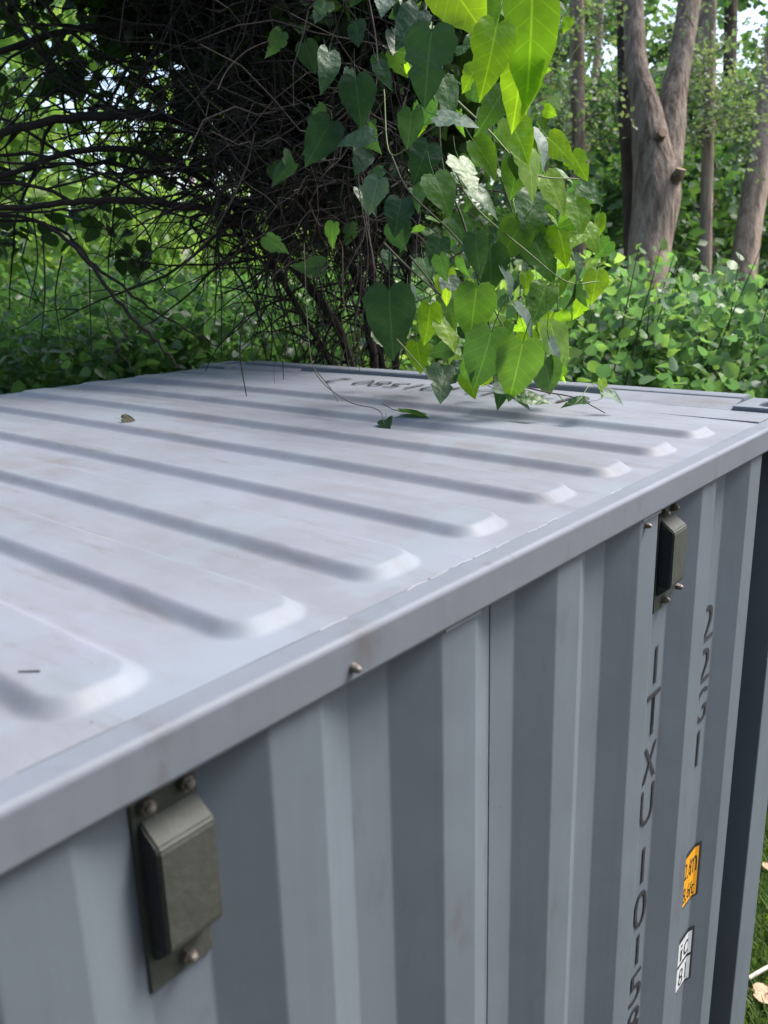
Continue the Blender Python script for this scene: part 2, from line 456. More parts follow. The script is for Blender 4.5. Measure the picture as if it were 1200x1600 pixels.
# end header with sloped face, and corner protection plates
def prism_x(name, prof, x0, x1, mt, bev=0.0):
    bm = bmesh.new()
    a = [bm.verts.new((x0, y, z)) for y, z in prof]; b2 = [bm.verts.new((x1, y, z)) for y, z in prof]
    n = len(prof)
    for q in range(n): bm.faces.new((a[q], a[(q + 1) % n], b2[(q + 1) % n], b2[q]))
    bm.faces.new(a); bm.faces.new(b2[::-1])
    if bev: bmesh.ops.bevel(bm, geom=bm.edges[:], offset=bev, segments=2, affect='EDGES')
    return cpart(name, bm_mesh(name, bm), mt)
prism_x('end_header', [(-.082, H - .008), (-.070, H + .021), (-.062, H + .024), (-.004, H + .024), (-.004, H - .10), (-.05, H - .10)], -W + .166, -.166, M_RAIL, .002)
prism_x('end_header', [(-LEN + .08, H - .006), (-LEN + .07, H + .02), (-LEN + .004, H + .02), (-LEN + .004, H - .10), (-LEN + .05, H - .10)], -W + .166, -.166, M_RAIL, .002)
prism_x('corner_plate', [(-.172, H + .002), (-.150, H + .0075), (-.08, H + .020), (-.075, H - .004), (-.17, H - .004)], -.56, -.166, M_ROOF)
prism_x('corner_plate', [(-.150, H + .000), (-.135, H + .0065), (-.08, H + .014), (-.075, H - .004), (-.15, H - .004)], -W + .166, -W + .52, M_ROOF)
cpart('reinforcing_plate', bm_mesh('reinforcing_plate', box_bm(-.40, -.044, -.322, -.176, H - .006, H + .0025, .001, 1)), M_ROOF)
cpart('reinforcing_plate', bm_mesh('reinforcing_plate', box_bm(-W + .044, -W + .40, -.322, -.176, H - .006, H + .0025, .001, 1)), M_ROOF)

# corner posts (folded section with a deep recess towards the wall) and castings
def post(sx, y0, y1, face):
    xa, xb = (-.004, -.09) if sx > 0 else (-W + .004, -W + .09)
    return cpart('corner_post', bm_mesh('corner_post', box_bm(min(xa, xb), max(xa, xb), y0, y1, .118, H - .100, .004)), M_WALL)
for sx in (1, -1):
    post(sx, -.176, -.004, 1); post(sx, -LEN + .004, -LEN + .176, -1)
for y0, y1 in ((YEND - .004, -.17), (-LEN + .17, -LEN + .305)):
    cpart('post_recess', bm_mesh('post_recess', box_bm(-.105, -.098, y0, y1, .17, H - .06)), M_WALL)
for ye in (YEND, -LEN + .3):
    cpart('panel_return', bm_mesh('panel_return', box_bm(-.10, wall_x(ye) - .0005, ye - .002, ye + .002, .17, H - .063)), M_WALL)

def casting(x0, x1, y0, y1, z0, z1):
    root = cpart('corner_casting', None or casting_mesh(x0, x1, y0, y1, z0, z1), M_RAIL)
    cx, cy = (x0 + x1) / 2, (y0 + y1) / 2
    well = bmesh.new(); n = 24; rings = []
    for rr, z in ((1.0, z1 - .024), (.80, z1 - .030)):
        rings.append([well.verts.new((cx + .032 * rr * math.cos(a), cy + .062 * rr * math.sin(a), z)) for a in np.linspace(0, 2 * math.pi, n, endpoint=False)])
    for q in range(n): well.faces.new((rings[0][q], rings[0][(q + 1) % n], rings[1][(q + 1) % n], rings[1][q]))
    well.faces.new(rings[1])
    link('aperture', bm_mesh('aperture', well), M_RUST, root)
def casting_mesh(x0, x1, y0, y1, z0, z1):
    bm = bmesh.new(); n = 48; cx, cy = (x0 + x1) / 2, (y0 + y1) / 2; hx, hy = (x1 - x0) / 2, (y1 - y0) / 2
    an = np.linspace(0, 2 * math.pi, n, endpoint=False) + math.pi / n
    def rect(s, z, r):
        out = []
        for a in an:
            c, s_ = math.cos(a), math.sin(a); k = min(hx / max(abs(c), 1e-6), hy / max(abs(s_), 1e-6))
            px, py = c * k, s_ * k
            px = max(-hx + r, min(hx - r, px)); py = max(-hy + r, min(hy - r, py))
            out.append(bm.verts.new((cx + px, cy + py, z)))
        return out
    def oval(s, z): return [bm.verts.new((cx + .032 * s * math.cos(a), cy + .062 * s * math.sin(a), z)) for a in an]
    rows = [rect(1, z0, 0), rect(1, z1 - .005, 0), rect(1, z1 - .001, .002), rect(1, z1, .006), oval(1.06, z1), oval(1.0, z1 - .004), oval(1.0, z1 - .024)]
    for a, b2 in zip(rows, rows[1:]):
        for q in range(n): bm.faces.new((a[q], a[(q + 1) % n], b2[(q + 1) % n], b2[q]))
    bm.faces.new(rows[0])
    return bm_mesh('corner_casting', bm)
for x0, x1 in ((-.162, 0), (-W, -W + .162)):
    for y0, y1 in ((-.178, 0), (-LEN, -LEN + .178)):
        casting(x0, x1, y0, y1, H - .098, H + .015)
        casting(x0, x1, y0, y1, .0, .117)

# vents
def vent(ycen):
    xw = XO - DEP
    root = cpart('vent', None or bm_mesh('vent_plate', box_bm(xw + .0005, xw + .0045, ycen - .0405, ycen + .0405, H - .312, H - .071, .0015, 1)), M_VENT)
    root['label'] = 'olive brown metal air vent bolted under the top rail'
    # hooded cover: chamfered top and bottom
    bm = bmesh.new()
    prof = [(xw + .0045, H - .108), (xw + .033, H - .128), (xw + .035, H - .133), (xw + .035, H - .246), (xw + .032, H - .252), (xw + .0045, H - .276)]
    y0, y1 = ycen - .033, ycen + .037
    a = [bm.verts.new((x, y0, z)) for x, z in prof]; b2 = [bm.verts.new((x, y1, z)) for x, z in prof]
    for q in range(len(prof)): 
        w = (q + 1) % len(prof); bm.faces.new((a[q], a[w], b2[w], b2[q]))
    bm.faces.new(a); bm.faces.new(b2[::-1])
    bmesh.ops.bevel(bm, geom=bm.edges[:], offset=.0025, segments=2, affect='EDGES')
    link('vent_cover', bm_mesh('vent_cover', bm, False), M_VENT, root)
    g = box_bm(xw + .006, xw + .031, y0 - .0012, y0 + .002, H - .252, H - .128)  # flat dark plate, the shade of this side put into its colour
    link('dark_side_plate', bm_mesh('dark_side_plate', g), M_DARK, root)
    for yb, zb in ((ycen - .024, H - .094), (ycen + .024, H - .092), (ycen + .006, H - .292)):
        bb = bmesh.new()
        bmesh.ops.create_cone(bb, cap_ends=True, segments=6, radius1=.0095, radius2=.0088, depth=.009, matrix=Matrix.Translation((xw + .0088, yb, zb)) @ Matrix.Rotation(math.pi / 2, 4, 'Y'))
        bmesh.ops.create_uvsphere(bb, u_segments=12, v_segments=6, radius=.0062, matrix=Matrix.Translation((xw + .0145, yb, zb)))
        link('bolt', bm_mesh('bolt', bb), M_BOLT, root)
    return root
yv = YW - SL - INR / 2
vent(yv); vent(yv + 4 * PW)

def stud(x, y, z, r, mt=M_BOLT):
    bb = bmesh.new()
    bmesh.ops.create_cone(bb, cap_ends=True, segments=10, radius1=r, radius2=r * .8, depth=r * 1.4, matrix=Matrix.Translation((x + r * .7, y, z)) @ Matrix.Rotation(math.pi / 2, 4, 'Y'))
    bmesh.ops.create_uvsphere(bb, u_segments=10, v_segments=6, radius=r * .72, matrix=Matrix.Translation((x + r * 1.4, y, z)))
    cpart('bolt', bm_mesh('bolt', bb), mt)
stud(0, -1.917, H - .040, .0062)
stud(XO - DEP * .6, -.845, H - .276, .0075)
stud(XO, -1.075, H - .078, .006)

# rust and dirt smear next to the rail bolt: a thin patch of its own shape
def patch(name, pts, mt):
    bm = bmesh.new(); bm.faces.new([bm.verts.new(p) for p in pts]); return cpart(name, bm_mesh(name, bm), mt)

# lettering: built-in font laid over the corrugation
def text_mesh(s, size, xscale=1.0):
    cu = bpy.data.curves.new('lettering', 'FONT'); cu.body = s; cu.size = size; cu.align_x = 'CENTER'; cu.resolution_u = 3; cu.offset = -.006 * size
    ob = bpy.data.objects.new('lettering', cu); COL.objects.link(ob)
    bpy.context.view_layer.update()
    me = bpy.data.meshes.new_from_object(ob.evaluated_get(bpy.context.evaluated_depsgraph_get()))
    bpy.data.objects.remove(ob); bpy.data.curves.remove(cu)
    bm = bmesh.new(); bm.from_mesh(me); bpy.data.meshes.remove(me)
    for v in bm.verts: v.co.x *= xscale
    return bm
def drape(bm, off):
    """bm in wall plane: co.y along the wall, co.z up; bend it onto the corrugation"""
    lo = min(v.co.y for v in bm.verts); hi = max(v.co.y for v in bm.verts)
    for y in breaks(lo, hi):
        bmesh.ops.bisect_plane(bm, geom=bm.verts[:] + bm.edges[:] + bm.faces[:], plane_co=(0, y, 0), plane_no=(0, 1, 0))
    for v in bm.verts: v.co.x = wall_x(v.co.y) + off
def wall_letter(ch, ycen, zlow, height, width, mt=M_BLACK, off=.0025, parent=None, nm='letter', rot=False):
    bm = text_mesh(ch, 1.0)
    x0 = min(v.co.x for v in bm.verts); x1 = max(v.co.x for v in bm.verts); y0 = min(v.co.y for v in bm.verts); y1 = max(v.co.y for v in bm.verts)
    w = max(x1 - x0, 1e-3); wd = width if ch not in 'I1' else width * (.15 if ch == 'I' else .17)
    for v in bm.verts:
        v.co = Vector((0, ycen + ((v.co.x - x0) / w - .5) * wd, zlow + (v.co.y - y0) / (y1 - y0) * height))
    drape(bm, off)
    return cpart(nm, bm_mesh('letter', bm), mt)
zt = H - .358
for ch, z0, z1 in (('I', .356, .445), ('T', .461, .565), ('X', .585, .675), ('U', .688, .786), ('1', .842, .938), ('0', .957, 1.057), ('1', 1.075, 1.16), ('5', 1.18, 1.27), ('8', 1.285, 1.375), ('0', 1.395, 1.485), ('2', 1.50, 1.59)):
    z0, z1 = [(.4078 + z) * 1.05 - .4078 for z in (z0, z1)]
    wall_letter(ch, -.900, H - z1, z1 - z0 - .004, .068)
for ch, z0, z1 in (('2', .399, .500), ('2', .513, .612), ('G', .624, .725), ('1', .742, .850)):
    wall_letter(ch, -.588, H - z1, z1 - z0 - .006, .072)

# decals wrapped over the corrugation
def decal(y0, y1, z0, z1, mt, off, nm, parent=None):
    bm = bmesh.new()
    vs_ = [bm.verts.new((0, y, z)) for y, z in ((y0, z0), (y1, z0), (y1, z1), (y0, z1))]; bm.faces.new(vs_)
    drape(bm, off); return cpart(nm, bm_mesh(nm, bm), mt)
d1 = decal(-.618, -.522, H - 1.280, H - 1.108, M_BLACK, .0015, 'decal'); d1['label'] = 'orange height decal with black border'
decal(-.617, -.531, H - 1.273, H - 1.119, M_ORANGE, .0022, 'decal_face')
wall_letter('m', -.553, H - 1.195, .050, .035, off=.0028, nm='decal_letter'); wall_letter('2,6', -.590, H - 1.195, .060, .045, off=.0028, nm='decal_letter')
wall_letter('ft', -.553, H - 1.268, .048, .030, off=.0028, nm='decal_letter'); wall_letter('8,6', -.590, H - 1.268, .055, .045, off=.0028, nm='decal_letter')
d2 = decal(-.618, -.522, H - 1.562, H - 1.382, M_BLACK, .0015, 'decal'); d2['label'] = 'white approval decal with black border'
decal(-.617, -.531, H - 1.468, H - 1.394, M_WHITE, .0022, 'decal_face'); decal(-.617, -.531, H - 1.555, H - 1.478, M_WHITE, .0022, 'decal_face')
wall_letter('i', -.590, H - 1.460, .055, .014, off=.0028, nm='decal_letter'); wall_letter('c', -.558, H - 1.460, .046, .030, off=.0028, nm='decal_letter')
wall_letter('81', -.570, H - 1.548, .056, .050, off=.0028, nm='decal_letter')

# number on the roof, upside down when seen from here
def roof_letter(ch, xc, yc, wd, ht):
    bm = text_mesh(ch, 1.0)
    x0 = min(v.co.x for v in bm.verts); x1 = max(v.co.x for v in bm.verts); y0 = min(v.co.y for v in bm.verts); y1 = max(v.co.y for v in bm.verts)
    w_ = wd if ch not in 'I1' else wd * .22
    for v in bm.verts:
        px = xc - ((v.co.x - x0) / (x1 - x0) - .5) * w_; py = yc - ((v.co.y - y0) / (y1 - y0) - .5) * ht
        v.co = Vector((px, py, H - .0025 + float(roof_z(np.float64(px), np.float64(py))) + .0045))
    return cpart('letter', bm_mesh('letter', bm), M_BLACK)
for q, ch in enumerate('ITXU'): roof_letter(ch, -.62 - q * .098, -.265, .07, .11)
for q, ch in enumerate('101580'): roof_letter(ch, -1.04 - q * .076, -.265, .056, .11)
roof_letter('2', -1.55, -.265, .06, .11)

# ------------------------------------------------------------------ foliage materials
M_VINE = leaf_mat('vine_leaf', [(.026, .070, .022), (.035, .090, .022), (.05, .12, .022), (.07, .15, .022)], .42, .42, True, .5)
M_VINE_D = leaf_mat('vine_leaf_dark', [(.015, .042, .020), (.021, .056, .022), (.03, .075, .024)], .30, .40, True, .4)  # older leaves, with the canopy's shade darkened into their colour
M_VINE_P = leaf_mat('vine_leaf_pale', [(.05, .095, .065), (.07, .12, .085)], .25, .55, True, .5)  # leaf undersides, with sky sheen put into the colour
M_VINE_Y = leaf_mat('vine_leaf_bright', [(.10, .20, .015), (.13, .24, .015), (.16, .26, .02)], .55, .42, True, .4)  # young leaves, with backlight put into their colour
M_CANOPY = leaf_mat('canopy_leaf', [(.020, .042, .014), (.03, .064, .017), (.045, .09, .02)], .33, .55)
M_BUSH = leaf_mat('bush_leaf', [(.055, .115, .055), (.08, .15, .07), (.10, .18, .075), (.15, .235, .07)], .36, .46, spec=.45, tcol=(.9, 1.0, .6))
M_UNDER = leaf_mat('undergrowth_leaf', [(.05, .105, .04), (.08, .155, .055), (.125, .21, .07)], .44, .36, spec=.6, tcol=(.9, 1.0, .6))
M_LIGHT = leaf_mat('light_leaf', [(.09, .16, .045), (.13, .205, .055), (.18, .26, .075)], .52, .45, tcol=(.95, 1.0, .6))
M_WOOD = leaf_mat('woodland_leaf', [(.035, .085, .035), (.05, .11, .04), (.075, .14, .045)], .38, .5)
M_FINE = leaf_mat('fine_leaf', [(.08, .12, .075), (.10, .145, .09), (.13, .17, .11)], .4, .5)
M_TWIG = plain('twig_bark', (.018, .013, .010), .95, 0, .35, 30)
M_TWIG_L = plain('dry_twig', (.06, .042, .03), .85, 0, .3, 30)
M_STEM = plain('green_stem', (.13, .17, .05), .6, 0, .2, 20)
M_STEM_D = plain('dark_stem', (.05, .05, .025), .8, 0, .3, 20)
M_BARK = bark_mat('grey_brown_bark', (.10, .07, .052), (.46, .365, .29), 17, .13, 1.0, .14)
M_BARK2 = bark_mat('brown_bark', (.14, .10, .072), (.44, .34, .265), 16, .14, 1.0, .10)
M_BARKD = bark_mat('dark_bark', (.025, .018, .015), (.09, .065, .05), 10, .2, .9, .04)
M_CUT = plain('cut_wood', (.26, .17, .105), .8, 0, .2, 15)

# ------------------------------------------------------------------ overhanging tree: arching limbs, twig tangle, dark crown
ot_base = at(590, 700, 4.3); ot_base[2] = float(ground_z(ot_base[0], ot_base[1]))
oht = empty('overhanging_tree', ot_base, 'dark overhanging tree with arching limbs and a tangle of twigs above the roof', 'tree')
def opart(name, me, mt, kind=None):
    o = link(name, me, mt, oht); o.location = -Vector(ot_base)
    if kind: o['kind'] = kind
    return o
ARCH = [   # limbs: (px, py, depth, radius m)
    [(560, 600, 4.2, .050), (520, 500, 4.0, .045), (440, 400, 3.8, .036), (350, 335, 3.6, .028), (190, 312, 3.4, .024), (60, 322, 3.3, .020), (-80, 330, 3.2, .016)],
    [(590, 600, 4.3, .055), (560, 440, 4.1, .050), (470, 300, 3.9, .042), (330, 205, 3.7, .034), (170, 180, 3.5, .030), (30, 200, 3.4, .026), (-90, 240, 3.3, .020)],
    [(540, 600, 4.1, .032), (470, 490, 4.0, .028), (380, 340, 3.8, .024), (270, 255, 3.6, .022), (130, 235, 3.5, .019), (-60, 300, 3.3, .014)],
    [(600, 600, 4.4, .05), (570, 380, 4.2, .045), (500, 200, 4.0, .038), (380, 90, 3.8, .03), (220, 40, 3.6, .026), (60, 60, 3.5, .022), (-80, 120, 3.4, .016)],
    [(620, 600, 4.4, .05), (600, 350, 4.2, .045), (560, 120, 4.0, .04), (470, -60, 3.9, .035), (340, -190, 3.8, .03)],
    [(420, 420, 3.9, .018), (300, 300, 3.7, .016), (160, 255, 3.6, .014), (20, 270, 3.5, .011), (-60, 290, 3.5, .009)],
    [(200, 180, 3.55, .016), (100, 120, 3.5, .013), (20, 30, 3.4, .011), (-30, -60, 3.4, .009)],
    [(330, 210, 3.7, .016), (200, 110, 3.6, .014), (90, 30, 3.5, .012), (40, -60, 3.5, .010)],
    [(-40, 335, 3.3, .016), (60, 345, 3.3, .015), (130, 400, 3.25, .013), (190, 478, 3.2, .011), (240, 530, 3.15, .009), (282, 576, 3.1, .006)],
    [(-60, 340, 3.3, .014), (80, 352, 3.35, .013), (150, 415, 3.3, .011), (220, 470, 3.3, .008), (300, 520, 3.3, .005), (345, 545, 3.3, .003)],
    [(330, 330, 3.65, .014), (300, 350, 3.6, .012), (370, 430, 3.6, .009), (420, 520, 3.5, .006)],
    [(170, 312, 3.4, .010), (140, 325, 3.35, .010), (80, 328, 3.3, .008), (-40, 340, 3.2, .007)],
    [(185, 315, 3.4, .009), (235, 370, 3.4, .007), (215, 420, 3.4, .005), (190, 438, 3.4, .003)],
    [(620, 560, 3.9, .03), (640, 420, 3.8, .027), (660, 260, 3.6, .024), (690, 100, 3.4, .02), (720, -80, 3.2, .016)],
    [(205, 510, 3.15, .006), (180, 545, 3.1, .005), (160, 585, 3.1, .004)],
    [(160, 475, 3.2, .005), (185, 545, 3.15, .004), (210, 580, 3.1, .003)],
]
limb_pts = []
for br in ARCH:
    Pq = np.array([np.append(at(a, b2, d), r) for a, b2, d, r in br])
    S = smooth_path(Pq, 7); S[1:-1, :3] += rng.normal(size=(len(S) - 2, 3)) * .0035
    t = Tubes(); t.add(S[:, :3], np.maximum(S[:, 3], .002) * np.interp(np.arange(len(S)), [0, len(S) * .5, len(S)], [.38, .6, .62]), 8, .05)
    opart('limb', t.mesh('limb'), M_TWIG)
    limb_pts.append(S)
# trunk stools rising behind the container end
t = Tubes()
for px, d, r in ((560, 4.2, .05), (595, 4.35, .06), (625, 4.4, .05)):
    top = at(px, 600, d); ft = ot_base + np.array([(px - 592) * .002, (px - 592) * .001, -.05])
    S = smooth_path([np.append(ft, r * 1.5), np.append((ft + top) / 2 + [.05, 0, 0], r * 1.15), np.append(top, r * .9)], 8)
    t.add(S[:, :3], S[:, 3] * .5, 8, .05)
opart('trunk', t.mesh('trunk'), M_TWIG)

# secondary twigs growing off the limbs
tw = Tubes(); twl = Tubes()
for S in limb_pts[:8] + limb_pts[13:14]:
    for q in range(0, len(S), 1):
        for rep in range(3):
            if rng.random() < (.3 if q < len(S) * .5 else .85): continue
            p = S[q, :3]; d = unit(rng.normal(size=3) * np.array([1, 1, .8]) + np.array([-.5, -.3, .1])); L = .15 + .55 * rng.random()
            seg = [p]
            for s in range(5):
                d = unit(d + rng.normal(size=3) * .28 + np.array([0, 0, -.10])); seg.append(seg[-1] + d * L / 5)
            tw.add(seg, np.linspace(.0055, .0018, 6) * (.6 + .7 * rng.random()), 4)
for S in limb_pts[:6]:
    for q in range(len(S) // 3, len(S), 6):
        p = S[q, :3]; d = unit(np.array([-.75, -.35, rng.uniform(-.5, .5)]) + rng.normal(size=3) * .25); L = rng.uniform(.5, 1.1); seg = [p]
        for k in range(9):
            d = unit(d + rng.normal(size=3) * .16 + np.array([0, 0, -.03])); seg.append(seg[-1] + d * L / 9)
            if k in (3, 5, 7):
                e = unit(d + rng.normal(size=3) * .6); sg2 = [seg[-1]]
                for _k in range(4): e = unit(e + rng.normal(size=3) * .2); sg2.append(sg2[-1] + e * .08)
                tw.add(sg2, np.linspace(.003, .0012, 5), 4)
        tw.add(seg, np.linspace(.008, .0025, 10), 5)
# dense tangle in the core of the thicket
def tangle(n, box_, L0, L1, r, tub, down=0.0):
    (x0, x1), (y0, y1), (d0, d1) = box_
    for _ in range(n):
        px, py = rng.uniform(x0, x1), rng.uniform(y0, y1)
        p = at(px, py, rng.uniform(d0, d1)); d = unit(rng.normal(size=3) + np.array([-.3, -.2, -down])); L = rng.uniform(L0, L1); seg = [p]
        for s in range(5):
            d = unit(d + rng.normal(size=3) * .35 + np.array([0, 0, -down * .3])); seg.append(seg[-1] + d * L / 5)
        tub.add(seg, np.linspace(1, .5, 6) * r * (.5 + rng.random()), 3)
tangle(1500, ((330, 640), (-150, 330), (3.1, 4.3)), .2, .8, .0035, tw, .3)
tangle(420, ((230, 430), (-150, 170), (3.2, 4.2)), .2, .8, .0035, tw, .2)
tangle(90, ((-50, 330), (-100, 330), (3.3, 4.2)), .2, .7, .003, tw, .2)
tangle(170, ((370, 650), (240, 400), (3.2, 4.1)), .2, .6, .003, tw, .6)
opart('twigs', tw.mesh('twigs'), M_TWIG, 'stuff')
tangle(50, ((400, 640), (150, 420), (3.0, 3.5)), .2, .7, .0022, twl, .6)
# hanging dry stems from the thicket down behind the roof edge
for _ in range(60):
    x0 = rng.uniform(360, 600); x1 = x0 * .55 + rng.uniform(190, 310); d0 = rng.uniform(3.9, 4.5)
    y0 = rng.uniform(280, 400); y1 = rng.uniform(520, 640); k = rng.normal() * 25
    S = smooth_path([at(x0, y0, d0), at((x0 + x1) / 2 + k, (y0 + y1) / 2, d0 - .05), at(x1, y1, d0 + rng.uniform(0, .2))], 6)
    (twl if rng.random() < .22 else tw).add(S, np.linspace(1, .55, len(S)) * rng.uniform(.002, .0055), 4)
opart('dry_stems', twl.mesh('dry_stems'), M_TWIG_L, 'stuff')
tw2 = Tubes()
for _ in range(45):
    x0 = rng.uniform(360, 620); x1 = x0 * .6 + rng.uniform(170, 290); d0 = rng.uniform(3.9, 4.5)
    y0 = rng.uniform(300, 400); y1 = rng.uniform(540, 640); k = rng.normal() * 25
    S = smooth_path([at(x0, y0, d0), at((x0 + x1) / 2 + k, (y0 + y1) / 2, d0), at(x1, y1, d0)], 6)
    tw2.add(S, np.linspace(1, .6, len(S)) * rng.uniform(.002, .006), 4)
for x, y0, y1, d in ((65, 345, 560, 3.3), (97, 400, 520, 3.3), (340, 360, 560, 3.5), (345, 300, 480, 3.4), (383, 480, 620, 2.75), (140, 420, 560, 3.2), (50, 330, 480, 3.3)):
    S = smooth_path([at(x, y0, d), at(x + rng.normal() * 5, (y0 + y1) / 2, d), at(x + rng.normal() * 5, y1, d)], 6); tw2.add(S, np.linspace(.004, .002, len(S)), 4)
opart('hanging_stems', tw2.mesh('hanging_stems'), M_TWIG, 'stuff')
# crown: leaves through the thicket and the roof of leaves above it
P = []
for px, py, d, r, nc, per in ((430, 40, 3.9, (.7, .7, .55), 42, 40), (330, -90, 3.9, (.9, .9, .45), 42, 40), (540, 100, 4.0, (.6, .6, .6), 48, 42), (520, 260, 4.1, (.5, .5, .35), 30, 40),
                          (600, 200, 4.2, (.5, .5, .6), 55, 40), (430, 200, 4.3, (.5, .5, .35), 12, 36), (200, -30, 4.2, (.9, .9, .4), 18, 36), (60, 20, 4.3, (.9, .9, .4), 12, 34), (90, 150, 4.4, (.9, .9, .5), 5, 24), (640, 60, 3.7, (.5, .5, .5), 50, 40),
                          (80, 380, 4.0, (.5, .5, .22), 4, 22), (470, 100, 3.65, (.30, .30, .38), 8, 24), (570, 180, 3.6, (.25, .25, .38), 8, 24), (400, 20, 3.7, (.35, .35, .3), 8, 24), (300, 20, 3.8, (.35, .35, .25), 6, 24)):
    P.append(clumpy(at(px, py, d), r, nc, per, .2, 0))
opart('crown', leaf_cloud('crown', np.concatenate(P), .075, .5, .45, 8), M_CANOPY)
P = [clumpy(c, r, nc, 40, .35, 0) for c, r, nc in (((-2.6, .9, 5.3), (1.5, 1.8, .9), 190), ((-3.9, .3, 5.8), (1.5, 1.6, .6), 70), ((-2.2, 1.7, 6.1), (1.4, 1.4, .9), 110), ((-4.2, 1.8, 5.9), (1.3, 1.3, .6), 26), ((-2.6, -.1, 4.75), (1.0, .9, .35), 80))]
opart('crown', leaf_cloud('upper_crown', np.concatenate(P), .11, .4, .6, 6), M_CANOPY)

# ------------------------------------------------------------------ hanging vine with large toothed leaves
def leaf_shape(name, n_teeth, wide, lobes=0.0, seed=0, fold=.12, curl=.10, gnaw=0.0):
    r_ = random.Random(seed)
    # half outline from base notch to tip, x along the midrib (0 = stalk), y = half width
    base = [(-.10, .10), (-.13, .22), (-.06, .36), (.10, .46), (.28, .47), (.46, .40), (.62, .30), (.78, .18), (.90, .08)]
    def half(sgn):
        out = []
        for q, (x, y) in enumerate(base):
            k = 1 + r_.uniform(-.10, .07)
            if gnaw and r_.random() < gnaw: k *= r_.uniform(.55, .8)
            if lobes and q in (4, 5): k *= 1 - lobes * (.8 if q == 5 else .3)
            out.append((x, y * wide * k * sgn))
            if q < len(base) - 1:
                x2, y2 = base[q + 1]
                out.append(((x + x2) / 2 + .012, ((y + y2) / 2 * .955) * wide * sgn))
        return out
    L, R_ = half(1), half(-1)
    bm = bmesh.new()
    def zf(x, y): return fold * abs(y) - curl * max(0, x) ** 2 + .035 * math.sin(9 * x + seed) * abs(y) * 2 - .10 * y * y * 3
    mids = [bm.verts.new((x, 0, zf(x, 0))) for x in np.linspace(0, 1.0, 7)]
    for side, sg in ((L, 1), (R_, -1)):
        vs_ = [bm.verts.new((x, y, zf(x, y))) for x, y in side]
        n = len(vs_)
        for q in range(n - 1):
            mi = min(5, max(0, int(q / n * 6.2))); mj = min(6, max(0, int((q + 1) / n * 6.2)))
            f = [vs_[q], vs_[q + 1], mids[mj]] if mi == mj else [vs_[q], vs_[q + 1], mids[mj], mids[mi]]
            bm.faces.new(f if sg < 0 else f[::-1])
        f = [vs_[-1], mids[6], mids[min(6, int((n - 1) / n * 6.2))]]
        if len(set(f)) == 3: bm.faces.new(f if sg < 0 else f[::-1])
    # stalk
    a = [bm.verts.new((0, .012 * math.cos(t), .012 * math.sin(t))) for t in (0, 2.1, 4.2)]
    m_ = [bm.verts.new((-.30, .010 * math.cos(t) + .02, .010 * math.sin(t) + .05)) for t in (0, 2.1, 4.2)]
    e = [bm.verts.new((-.55, .010 * math.cos(t) + .05, .010 * math.sin(t) + .16)) for t in (0, 2.1, 4.2)]
    for u, w in ((a, m_), (m_, e)):
        for q in range(3): bm.faces.new((u[q], u[(q + 1) % 3], w[(q + 1) % 3], w[q]))
    me = bpy.data.meshes.new(name); bm.to_mesh(me); bm.free()
    me.polygons.foreach_set('use_smooth', [True] * len(me.polygons))
    return me
SHAPES = [leaf_shape('leaf', 9, .84, 0, 1, .18, .2), leaf_shape('leaf', 9, .92, 0, 2, .28, .28), leaf_shape('leaf', 9, .85, .45, 3, .1, .15), leaf_shape('leaf', 9, .72, 0, 4, .38, .35), leaf_shape('leaf', 9, .95, .25, 5, .05, .3), leaf_shape('leaf', 9, .60, 0, 6, .12, .12), leaf_shape('leaf', 9, .74, .1, 7, .15, .3), leaf_shape('leaf', 9, .82, 0, 8, .3, .45, .22), leaf_shape('leaf', 9, .70, 0, 9, .45, .55, .1), leaf_shape('leaf', 9, .9, .1, 10, .1, -.15, .25)]
vbase = at(700, -120, 2.4)
vine = empty('hanging_vine', vbase, 'leafy vine with large toothed heart shaped leaves hanging onto the roof', 'vine')
MS = {}
def shape_with(si, mt):
    k = (si, mt.name)
    if k not in MS:
        c = SHAPES[si].copy(); c.name = 'leaf'; c.materials.clear(); c.materials.append(mt); MS[k] = c
    return MS[k]
def vleaf(px, py, dep, size_px, ang, face=(0, 0), si=None, mt=None, parent=None, nm='leaf'):
    """leaf centred on a point; ang = direction of its tip in degrees (0 right, 90 down); face = sideways and upward lean of its upper side"""
    size = size_px / FPX * dep * (.9 if size_px > 95 or size_px < 50 else .8)
    a = math.radians(ang)
    t = RV * math.cos(a) - UV * math.sin(a)
    nrm = -FV + face[0] * RV + face[1] * np.array([0, 0, 1.0])
    nrm = nrm + rng.normal(size=3) * .18; t = t - nrm * (t @ nrm) / (nrm @ nrm); t = unit(t); nrm = unit(nrm); sd_ = np.cross(nrm, t)
    p = at(px, py, dep) - t * size * .42
    si = rnd.randrange(len(SHAPES)) if si is None else si
    o = link(nm, shape_with(si, mt), None, parent or vine)
    mw = Matrix.Identity(4)
    pb = vbase if parent is None else np.array(parent.location)
    for q in range(3):
        mw[q][0], mw[q][1], mw[q][2], mw[q][3] = t[q] * size, sd_[q] * size, nrm[q] * size, p[q] - pb[q]
    o.matrix_local = mw
    return o
G, D, PL, YG = M_VINE, M_VINE_D, M_VINE_P, M_VINE_Y
